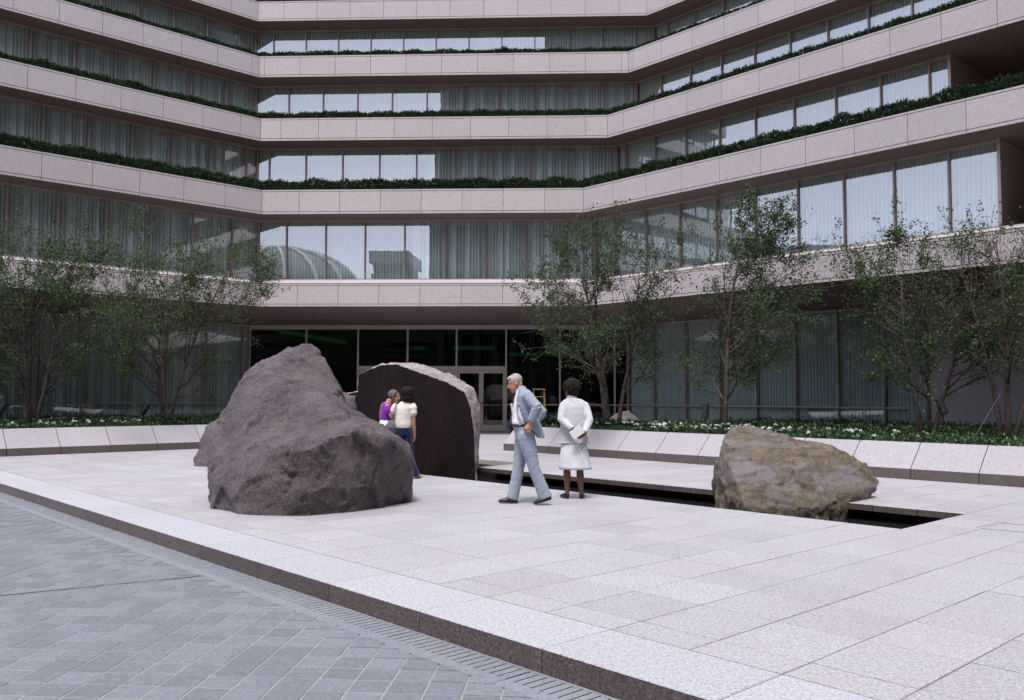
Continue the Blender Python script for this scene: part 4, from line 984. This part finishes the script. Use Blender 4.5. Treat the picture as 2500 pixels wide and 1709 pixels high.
def rumple(me, k):
    """cloth creases: soft waves plus a few sharp valleys running slantwise"""
    if not k: return
    n_ = len(me.vertices); co = np.empty(n_ * 3, dtype=np.float32); me.vertices.foreach_get('co', co); co = co.reshape(-1, 3)
    nr = np.empty(n_ * 3, dtype=np.float32); me.vertex_normals.foreach_get('vector', nr); nr = nr.reshape(-1, 3); d = np.empty(n_, dtype=np.float32)
    for i in range(n_):
        x, y, z = co[i]; q = Vector((x * 8 + z * 4, y * 8, z * 9 - x * 5)); r_ = 1 - min(1.0, abs(noise.noise(q * .7)) * 3.4)
        d[i] = .0055 * noise.noise(q * .5 + Vector((3, 1, 7))) - .0065 * r_ * r_ + .0025 * noise.noise(q * 2.3)
    me.vertices.foreach_set('co', (co + nr * (d * k)[:, None]).ravel())
    me.update()
def make_person(label, base, skinmat, bodyf, clothes, voxel=.0065):
    """bodyf(mb) fills the body; clothes = list of (name, filler, material, voxel, smoothing)"""
    o = empty('person', base); tag(o, label, 'person')
    mb = MB(); bodyf(mb); me = remeshed(mb, voxel, 3, 'body'); me.materials.clear(); me.materials.append(skinmat)
    me.polygons.foreach_set('use_smooth', [True] * len(me.polygons)); put('body', me, o)
    for nm, fn_, mat, vx, sm in clothes:
        m = MB(); fn_(m)
        if vx:
            me = remeshed(m, vx, sm, nm); me.materials.clear(); me.materials.append(mat); me.polygons.foreach_set('use_smooth', [True] * len(me.polygons)); rumple(me, WRINKLE.get(nm, 0)); put(nm, me, o)
        else: m.build(nm, mat, o, smooth=True)
    return o
def limb(mb, pts, rad, m=14): mb.tube(pts, rad, m)
def shoe(mb, heel, toe, w=.045, h=.075, sole=.012):
    d = (toe - heel); L = d.length; d.normalize(); up = (V3(0, 0, 1) - d * d.z).normalized()
    mb.tube([heel + up * h * .62 + d * .02, heel + up * h * .60 + d * L * .30, heel + up * h * .45 + d * L * .55, heel + up * h * .36 + d * L * .80, heel + up * h * .28 + d * L * .97],
            [(h * .50, w * .80), (h * .52, w * .86), (h * .40, w), (h * .32, w * 1.02), (h * .22, w * .75)], 12, side=up)
    mb.tube([heel + up * sole + d * .005, heel + up * sole + d * L * .5, heel + up * sole + d * L * .97], [(sole, w * .78), (sole, w * .9), (sole, w * .80)], 12, side=up)
    mb.tube([heel + up * .018 + d * .012, heel + up * .018 + d * .075], [(.018, w * .78), (.018, w * .80)], 10, side=up)
# --- man in the pale blue suit, striding to the left with head bent
mb_ = gz(1279.8, 1230.7, 0); Fm = Fig(mb_, 220, 1505, .001285); p = Fm.p
hc = p(115, 203); hf = V3(-.93, -.16, -.30); hu = V3(-.28, 0, .95); nb = p(188, 268)
shN, shF = p(238, 325, -.185), p(225, 315, .185); elN, elF = p(352, 468, -.30), p(418, 515, .20); wrN, wrF = p(282, 640, -.25), p(340, 640, .20)
hN, hF = p(238, 790, -.085), p(210, 790, .085); kN, kF = p(322, 1105, -.09), p(158, 1130, .085); aN, aF = p(458, 1428, -.085), p(112, 1440, .085)
heN, toN = p(512, 1448, -.085), p(330, 1500, -.10); heF, toF = p(150, 1500, .085), p(-55, 1497, .085)
def man_body(m):
    add_head(m, hc, hf, hu, nb, 1.02)
    rings_loft(m, [(p(222, 805), .10, .14), (p(215, 740), .11, .15), (p(190, 640), .085, .11), (p(205, 520), .085, .10), (p(220, 400), .080, .10), (p(218, 320), .070, .12), (p(195, 270), .055, .068)], 18)
    for sh, el, wr in ((shN, elN, wrN), (shF, elF, wrF)): limb(m, [sh + (el - sh) * .06, sh.lerp(el, .5), el, el.lerp(wr, .35), wr], [.046, .044, .040, .040, .028])
    add_hand(m, wrN, V3(-.60, .10, -.62), V3(.35, .9, -.2), 1, .5, 1.05); add_hand(m, wrF, V3(-.5, -.2, -.7), V3(.2, -.9, -.2), -1, .5, 1.0)
    for h, k, a in ((hN, kN, aN), (hF, kF, aF)): limb(m, [h, h.lerp(k, .5), k, k.lerp(a, .35), a], [.085, .075, .055, .055, .036])
def man_trousers(m):
    rings_loft(m, [(p(228, 815), .125, .155), (p(222, 750), .142, .165), (p(198, 690), .125, .155), (p(180, 652), .118, .150)], 22)
    for h, k, a, r1 in ((hN, kN, p(448, 1432, -.085), 1), (hF, kF, p(92, 1462, .085), .94)):
        kk = k.lerp(a, .45)
        m.tube([h + V3(0, 0, .08), h, h.lerp(k, .35), h.lerp(k, .75), k, kk, a], [(.12, .12), (.128 * r1, .118), (.115 * r1, .105), (.092 * r1, .090), (.086 * r1, .085), (.087 * r1, .080), (.097 * r1, .078)], 18, side=V3(1, 0, 0), dome=False)
def man_jacket(m):
    rings_loft(m, [(p(402, 792, -.01), .058, .150), (p(376, 740, -.01), .078, .165), (p(335, 680, 0), .098, .175), (p(282, 600, 0), .120, .190), (p(248, 500, 0), .128, .200), (p(236, 400, 0), .126, .210), (p(222, 330, 0), .108, .200), (p(205, 285, 0), .082, .140), (p(188, 250, 0), .064, .082), (p(183, 232, 0), .058, .072)], 24)
    for sh, el, wr in ((shN, elN, wrN), (shF, elF, wrF)):
        d = (el - sh); w2 = wr + (el - wr).normalized() * .045
        m.tube([sh - d * .10, sh, sh.lerp(el, .35), sh.lerp(el, .8), el, el.lerp(w2, .3), el.lerp(w2, .7), w2], [.066, .082, .076, .070, .072, .072, .064, .060], 14, dome=False)
    # creases at the elbow and the lapel roll
    m.tube([p(140, 340, -.105), p(138, 450, -.135), p(150, 560, -.155), p(205, 632, -.165)], [.014, .016, .016, .014], 8)
    m.tube([elN + V3(-.02, -.062, .03), elN + V3(.05, -.045, .06)], [.016, .014], 7); m.tube([elN + V3(-.05, -.055, -.02), elN + V3(.03, -.060, .0)], [.015, .013], 7)
def man_shirt(m):
    rings_loft(m, [(p(172, 655), .112, .140), (p(165, 620), .120, .140), (p(162, 560), .110, .130), (p(170, 450), .098, .118), (p(176, 350), .080, .100), (p(170, 290), .062, .078), (p(163, 262), .058, .066)], 20)
def man_tie(m):
    m.tube([p(112, 350, -.02), p(98, 430, -.03), p(84, 540, -.03), p(72, 620, -.03), p(66, 655, -.03)], [(.010, .022), (.008, .028), (.008, .036), (.008, .042), (.006, .030)], 10, side=V3(1, 0, 0))
def man_belt(m):
    rings_loft(m, [(p(176, 668), .126, .156), (p(176, 648), .126, .156)], 24)
def man_hair(m):
    s = hf.cross(hu).normalized(); u = s.cross(hf.normalized()).normalized(); f = hf.normalized(); ax = (s, f, u)
    m.ell(hc + u * .042 - f * .024, (.086, .098, .090), ax, 18, 12); m.ell(hc + u * .082 + f * .042, (.064, .046, .036), ax); m.ell(hc - f * .060 - u * .015, (.066, .045, .070), ax)
def man_shoe1(m): shoe(m, heN, toN, .046, .085)
def man_shoe2(m): shoe(m, heF + V3(0, 0, .003), toF, .046, .085)
man = make_person('man in a pale blue suit striding left with hand on hip, head bent', mb_, M['skin_ruddy'], man_body,
    [('trousers', man_trousers, M['suit_blue'], .011, 3), ('jacket', man_jacket, M['suit_blue'], .010, 3), ('shirt', man_shirt, M['shirt_white'], .012, 3), ('tie', man_tie, M['tie_blue'], 0, 0),
     ('belt', man_belt, M['black_shoe'], 0, 0), ('hair', man_hair, M['hair_silver'], .008, 2), ('shoe', man_shoe1, M['black_shoe'], .006, 2), ('shoe', man_shoe2, M['black_shoe'], .006, 2)])
m = MB(); m.box(-.004, .004, -.05, .05, 0, .16); nb_ = m.build('notebook', M['paper'], None, loc=p(96, 545, -.075)); nb_.rotation_euler = (0, -.15, .2); tag(nb_, 'white folded paper in the breast pocket of the man in the suit', 'paper')
m = MB(); w_ = [p(318, 700, -.20), p(345, 752, -.205), p(372, 800, -.20), p(330, 790, -.19), p(306, 735, -.19)]
# --- woman in white, seen from behind, hands clasped at her back
wb = gz(1398.2, 1216.9, 0); Fw = Fig(wb, 225, 1480, .00129); p2 = Fw.p
whc = p2(196, 245); wf = V3(-.62, .78, -.02); wu = V3(0, 0, 1); wnb = p2(212, 330)
wsh = [p2(122, 430), p2(368, 430)]; wel = [p2(92, 585, -.10), p2(408, 600, -.10)]; wwr = [p2(222, 705, -.235), p2(338, 745, -.235)]
wh = [p2(175, 900), p2(300, 900)]; wk = [p2(160, 1155), p2(306, 1155)]; wa = [p2(164, 1418), p2(322, 1418)]
def wbody(m):
    add_head(m, whc, wf, wu, wnb, .98)
    rings_loft(m, [(p2(235, 900), .165, .12), (p2(235, 780), .165, .12), (p2(235, 640), .135, .105), (p2(236, 500), .155, .11), (p2(236, 410), .15, .10), (p2(220, 350), .07, .07)], 18)
    for sh, el, wr in zip(wsh, wel, wwr): limb(m, [sh, sh.lerp(el, .5), el, el.lerp(wr, .4), wr], [.050, .046, .040, .038, .025])
    add_hand(m, wwr[0], V3(.75, -.2, -.6), V3(.1, .9, 0), 1, .5, .92); add_hand(m, wwr[1], V3(-.78, -.05, -.45), V3(0, .95, 0), -1, .75, .92)
    for h, k, a in zip(wh, wk, wa): limb(m, [h, h.lerp(k, .6), k, k.lerp(a, .30) + V3(0, -.012, 0), k.lerp(a, .75), a, a - V3(0, -.01, .05)], [.085, .068, .052, .056, .038, .031, .032])
def wcard(m):
    rings_loft(m, [(p2(232, 848), .218, .150), (p2(232, 760), .208, .150), (p2(236, 640), .192, .148), (p2(240, 520), .190, .140), (p2(240, 440), .190, .122), (p2(238, 402), .165, .105), (p2(230, 366), .118, .085), (p2(215, 338), .072, .070), (p2(212, 322), .062, .064)], 26, .0)
    for sh, el, wr in zip(wsh, wel, wwr):
        w2 = wr + (el - wr).normalized() * .03
        m.tube([sh + (sh - el) * .06, sh, sh.lerp(el, .4), el, el.lerp(w2, .35), w2], [.044, .062, .066, .062, .056, .048], 14, dome=False)
        m.tube([p2(214, 372), sh.lerp(p2(214, 372), .35) + V3(0, 0, .012), sh + V3(0, 0, -.004), sh.lerp(el, .2)], [.055, .062, .064, .062], 14)
    for q in range(26):     # scalloped hem
        a = 2 * math.pi * q / 26; m.ell(p2(232, 850) + V3(math.cos(a) * .214, math.sin(a) * .146, 0), (.022, .018, .014), None, 8, 5)
    for q in range(12):     # ruffled collar
        a = 2 * math.pi * q / 12; m.ell(p2(212, 320) + V3(math.cos(a) * .058, math.sin(a) * .058, 0), (.018, .016, .014), None, 8, 5)
def wskirt(m):
    rings_loft(m, [(p2(255, 1148), .236, .190), (p2(252, 1120), .234, .188), (p2(245, 1000), .212, .172), (p2(238, 880), .190, .150), (p2(236, 780), .165, .125)][::-1], 60, .035, 7, 1.0)
def whair(m):
    m.ell(p2(214, 212, .01), (.132, .125, .120), None, 20, 12); r_ = random.Random(5)
    for q in range(46):
        d = V3(r_.gauss(0, 1), r_.gauss(0, 1), r_.gauss(.2, .8)).normalized(); m.ell(p2(214, 212, .01) + V3(d.x * .118, d.y * .112, d.z * .108), (.030, .030, .028), None, 8, 6)
    m.ell(p2(228, 285, -.025), (.085, .065, .055), None, 14, 8)
def wshoe1(m): shoe(m, wa[0] + V3(.005, -.045, -.078), wa[0] + V3(-.075, .155, -.078), .043, .078)
def wshoe2(m): shoe(m, wa[1] + V3(-.005, -.045, -.078), wa[1] + V3(.035, .160, -.078), .043, .078)
wom = make_person('woman in a white knitted jacket and white skirt seen from behind', wb, M['skin_dark'], wbody,
    [('knit_jacket', wcard, M['white_knit'], .009, 2), ('skirt', wskirt, M['white_skirt'], 0, 0), ('hair', whair, M['hair_black'], .010, 1), ('shoe', wshoe1, M['black_shoe'], .006, 2), ('shoe', wshoe2, M['black_shoe'], .006, 2)])
m = MB(); m.box(-.095, .095, -.004, .004, -.065, .065); pp = m.build('paper_sheet', M['paper'], None, loc=p2(258, 722, -.285)); pp.rotation_euler = (.12, -.62, .05); tag(pp, 'folded white paper held behind the back of the woman in white', 'paper')
sp_ = empty('leaf_sprig', p2(318, 830, -.27)); tag(sp_, 'small green leaf sprig in the hand of the woman in white', 'sprig')
m = MB(); m.tube([p2(316, 800, -.27), p2(320, 905, -.26)], [.003, .002], 5); m.build('stem', M['bark'], sp_)
for q in range(7):
    a = p2(316 + (q % 3 - 1) * 14, 845 + q * 8, -.27 + .01 * (q % 2)); me = big_mesh('leaf', leaf_quads(np.array([tuple(a)]), np.array([[(-1) ** q * .7, -.2, -.6]]), .045, .028, q), 1, 4, M['leaf_tree'], [.3 + .1 * q]); put('leaf', me, sp_)
# --- woman in cream and navy, seen from behind
cb = gz(1000.9, 1168.2, 0); Fc_ = Fig(cb, 640, 1420, .00141); p3 = Fc_.p
chc = p3(585, 340); cf = V3(-.45, .88, 0); cnb = p3(565, 432)
csh = [p3(442, 508), p3(672, 508)]; cel = [p3(400, 640, .02), p3(682, 715, -.02)]; cwr = [p3(402, 520, .10), p3(696, 872, 0)]
ch = [p3(520, 850), p3(605, 850)]; ck = [p3(540, 1120), p3(632, 1120)]; ca = [p3(560, 1385), p3(705, 1385)]
def cbody(m):
    add_head(m, chc, cf, V3(0, 0, 1), cnb, .97)
    rings_loft(m, [(p3(560, 860), .145, .105), (p3(555, 760), .13, .10), (p3(552, 660), .115, .09), (p3(556, 560), .14, .10), (p3(558, 500), .15, .09), (p3(562, 450), .07, .06)], 18)
    for sh, el, wr in zip(csh, cel, cwr): limb(m, [sh, sh.lerp(el, .5), el, el.lerp(wr, .4), wr], [.050, .042, .036, .034, .023])
    add_hand(m, cwr[0], V3(.1, .1, 1), V3(.9, 0, 0), 1, .4, .88); add_hand(m, cwr[1], V3(-.05, .05, -1), V3(-.9, .2, 0), 1, .3, .9)
    for h, k, a in zip(ch, ck, ca): limb(m, [h, h.lerp(k, .5), k, k.lerp(a, .4), a, a - V3(0, 0, .03)], [.08, .07, .05, .05, .034, .034])
    for a, dx in ((ca[0], -.02), (ca[1], .085)):
        g0 = V3(a.x, a.y, .030); m.tube([g0 + V3(-dx * .35, -.05, .004), g0 + V3(dx * .4, .03, .008), g0 + V3(dx, .12, -.008)], [(.026, .030), (.024, .036), (.014, .036)], 10, side=V3(0, 0, 1))
def cblouse(m):
    rings_loft(m, [(p3(550, 776), .150, .112), (p3(549, 762), .155, .116), (p3(548, 735), .162, .122), (p3(550, 660), .150, .116), (p3(556, 580), .158, .115), (p3(560, 520), .178, .108), (p3(562, 480), .150, .092), (p3(563, 450), .095, .072), (p3(563, 436), .074, .062)], 24)
    for sh, el in zip(csh, cel): m.tube([sh + (sh - el) * .10, sh, sh.lerp(el, .28), sh.lerp(el, .40)], [.058, .070, .068, .071], 14)
def ctrous(m):
    rings_loft(m, [(p3(558, 870), .158, .118), (p3(556, 800), .160, .118), (p3(552, 765), .146, .108)], 20)
    for h, k, a, ex in zip(ch, ck, ca, (0, .02)): m.tube([h + V3(0, 0, .05), h, h.lerp(k, .5), k, k.lerp(a, .5), a + V3(ex, 0, -.005)], [.09, .095, .084, .072, .070, .078], 14, dome=False)
def chair_(m):
    m.ell(p3(588, 322, 0), (.118, .120, .122), None, 18, 12); m.ell(p3(592, 388, -.015), (.112, .100, .080), None, 18, 10)
    r_ = random.Random(8)
    for q in range(36): a = r_.uniform(0, 6.28); z_ = r_.uniform(250, 425); m.ell(p3(590 + math.cos(a) * 72, z_, math.sin(a) * .095), (.026, .026, .03), None, 8, 6)
def csandal(m, a, dx):
        g0 = V3(a.x, a.y, .010); m.tube([g0 + V3(-dx * .4, -.06, 0), g0 + V3(dx * .4, .03, 0), g0 + V3(dx, .125, 0)], [(.010, .034), (.010, .038), (.009, .038)], 10, side=V3(0, 0, 1))
        m.tube([g0 + V3(dx * .6 - .04, .06, .0), g0 + V3(dx * .6, .07, .045), g0 + V3(dx * .6 + .04, .08, .0)], [.008] * 3, 6)
make_person('woman in a cream knit top and navy trousers seen from behind', cb, M['skin_tan'], cbody,
    [('blouse', cblouse, M['cream_knit'], .009, 3), ('trousers', ctrous, M['navy_cloth'], .011, 3), ('hair', chair_, M['hair_black'], .010, 1), ('sandal', lambda m: csandal(m, ca[0], -.02), M['ladder_wood'], 0, 0), ('sandal', lambda m: csandal(m, ca[1], .085), M['ladder_wood'], 0, 0)])
bg_ = empty('handbag', p3(405, 740, -.13)); tag(bg_, 'grey slouchy shoulder bag at the side of the woman in cream', 'bag')
m = MB(); m.tube([p3(425, 680, -.12), p3(415, 710, -.13), p3(400, 760, -.14), p3(395, 810, -.13)], [(.03, .02), (.07, .04), (.115, .055), (.10, .045)], 14, side=V3(1, 0, .3)); me = remeshed(m, .01, 2, 'bag_body'); me.materials.append(M['bag_grey']); me.polygons.foreach_set('use_smooth', [True] * len(me.polygons)); put('bag_body', me, bg_)
m = MB(); m.tube([p3(430, 690, -.12), p3(448, 570, -.135), p3(462, 470, -.11), p3(470, 432, -.05), p3(470, 440, .04)], [(.010, .004)] * 5, 8, side=V3(1, 0, 0)); m.build('strap', M['bag_grey'], bg_, smooth=True)
# --- woman in purple, turned towards her
pb_ = pix(880 + 330 / 5.295, 1164, 16.75); pb_.z = 0; Fp = Fig(pb_, 330, 1420, .00146); dz = pix(942, 900 + 1420 / 5.295, 16.75).z
def p4(u, v, y=0.0): q = Fp.p(u, v, y); q.z += dz; return q
phc = p4(440, 352); pfv = V3(.93, -.18, -.10); pnb = p4(352, 415)
psh = [p4(300, 455, .14), p4(352, 470, -.15)]; pel = [p4(330, 640, .16), p4(408, 610, -.17)]; pwr = [p4(420, 640, .1), p4(398, 480, -.16)]
ph = [p4(325, 870, .08), p4(325, 870, -.08)]; pk = [p4(325, 1130, .08), p4(325, 1130, -.08)]; pa = [p4(320, 1375, .08), p4(320, 1375, -.08)]
def pbody(m):
    add_head(m, phc, pfv, V3(.12, 0, 1), pnb, .96)
    rings_loft(m, [(p4(325, 870), .12, .15), (p4(325, 760), .11, .14), (p4(322, 660), .095, .12), (p4(325, 540), .10, .15), (p4(330, 460), .09, .15), (p4(345, 420), .06, .07)], 18)
    for sh, el, wr in zip(psh, pel, pwr): limb(m, [sh, sh.lerp(el, .5), el, el.lerp(wr, .4), wr], [.050, .042, .036, .034, .023])
    add_hand(m, pwr[1], V3(-.1, 0, 1), V3(.9, 0, 0), -1, .35, .9); add_hand(m, pwr[0], V3(.8, 0, -.3), V3(0, -.9, 0), 1, .4, .9)
    for h, k, a in zip(ph, pk, pa):
        limb(m, [h, h.lerp(k, .5), k, k.lerp(a, .4), a, a - V3(0, 0, .02)], [.08, .07, .05, .05, .034, .034]); g0 = V3(a.x, a.y, .032); m.tube([g0 + V3(-.04, 0, 0), g0 + V3(.06, 0, 0), g0 + V3(.16, 0, -.012)], [(.028, .030), (.025, .036), (.015, .034)], 10, side=V3(0, 0, 1))
def ptop(m):
    rings_loft(m, [(p4(322, 668), .112, .140), (p4(322, 640), .122, .150), (p4(322, 560), .124, .168), (p4(324, 480), .116, .180), (p4(330, 446), .098, .172), (p4(334, 430), .085, .150)], 24, .0)
    for sh, el in zip(psh, pel): m.tube([sh, sh.lerp(el, .3), sh.lerp(el, .55), sh.lerp(el, .62)], [.066, .072, .066, .050], 14, dome=False)
def pskirt(m): rings_loft(m, [(p4(322, 655), .110, .140), (p4(322, 760), .135, .165), (p4(322, 950), .160, .190), (p4(322, 1150), .185, .21)], 48, .03, 8)
def phair(m):
    c = p4(418, 322); m.ell(c, (.098, .090, .092), None, 18, 12); r_ = random.Random(3)
    for q in range(40):
        d = V3(r_.gauss(-.3, 1), r_.gauss(0, 1), r_.gauss(.3, .8)).normalized(); m.ell(c + V3(d.x * .088, d.y * .082, d.z * .082), (.024, .024, .022), None, 8, 6)
def pshoe(m, a): shoe(m, V3(a.x - .05, a.y, .0), V3(a.x + .18, a.y, 0), .042, .06)
make_person('grey-haired woman in a purple top and white skirt facing her companion', pb_, M['skin_tan'], pbody,
    [('blouse', ptop, M['purple_cloth'], .009, 3), ('skirt', pskirt, M['white_skirt'], 0, 0), ('hair', phair, M['hair_salt'], .009, 1), ('shoe', lambda m: pshoe(m, pa[0]), M['ladder_wood'], 0, 0), ('shoe', lambda m: pshoe(m, pa[1]), M['ladder_wood'], 0, 0)])
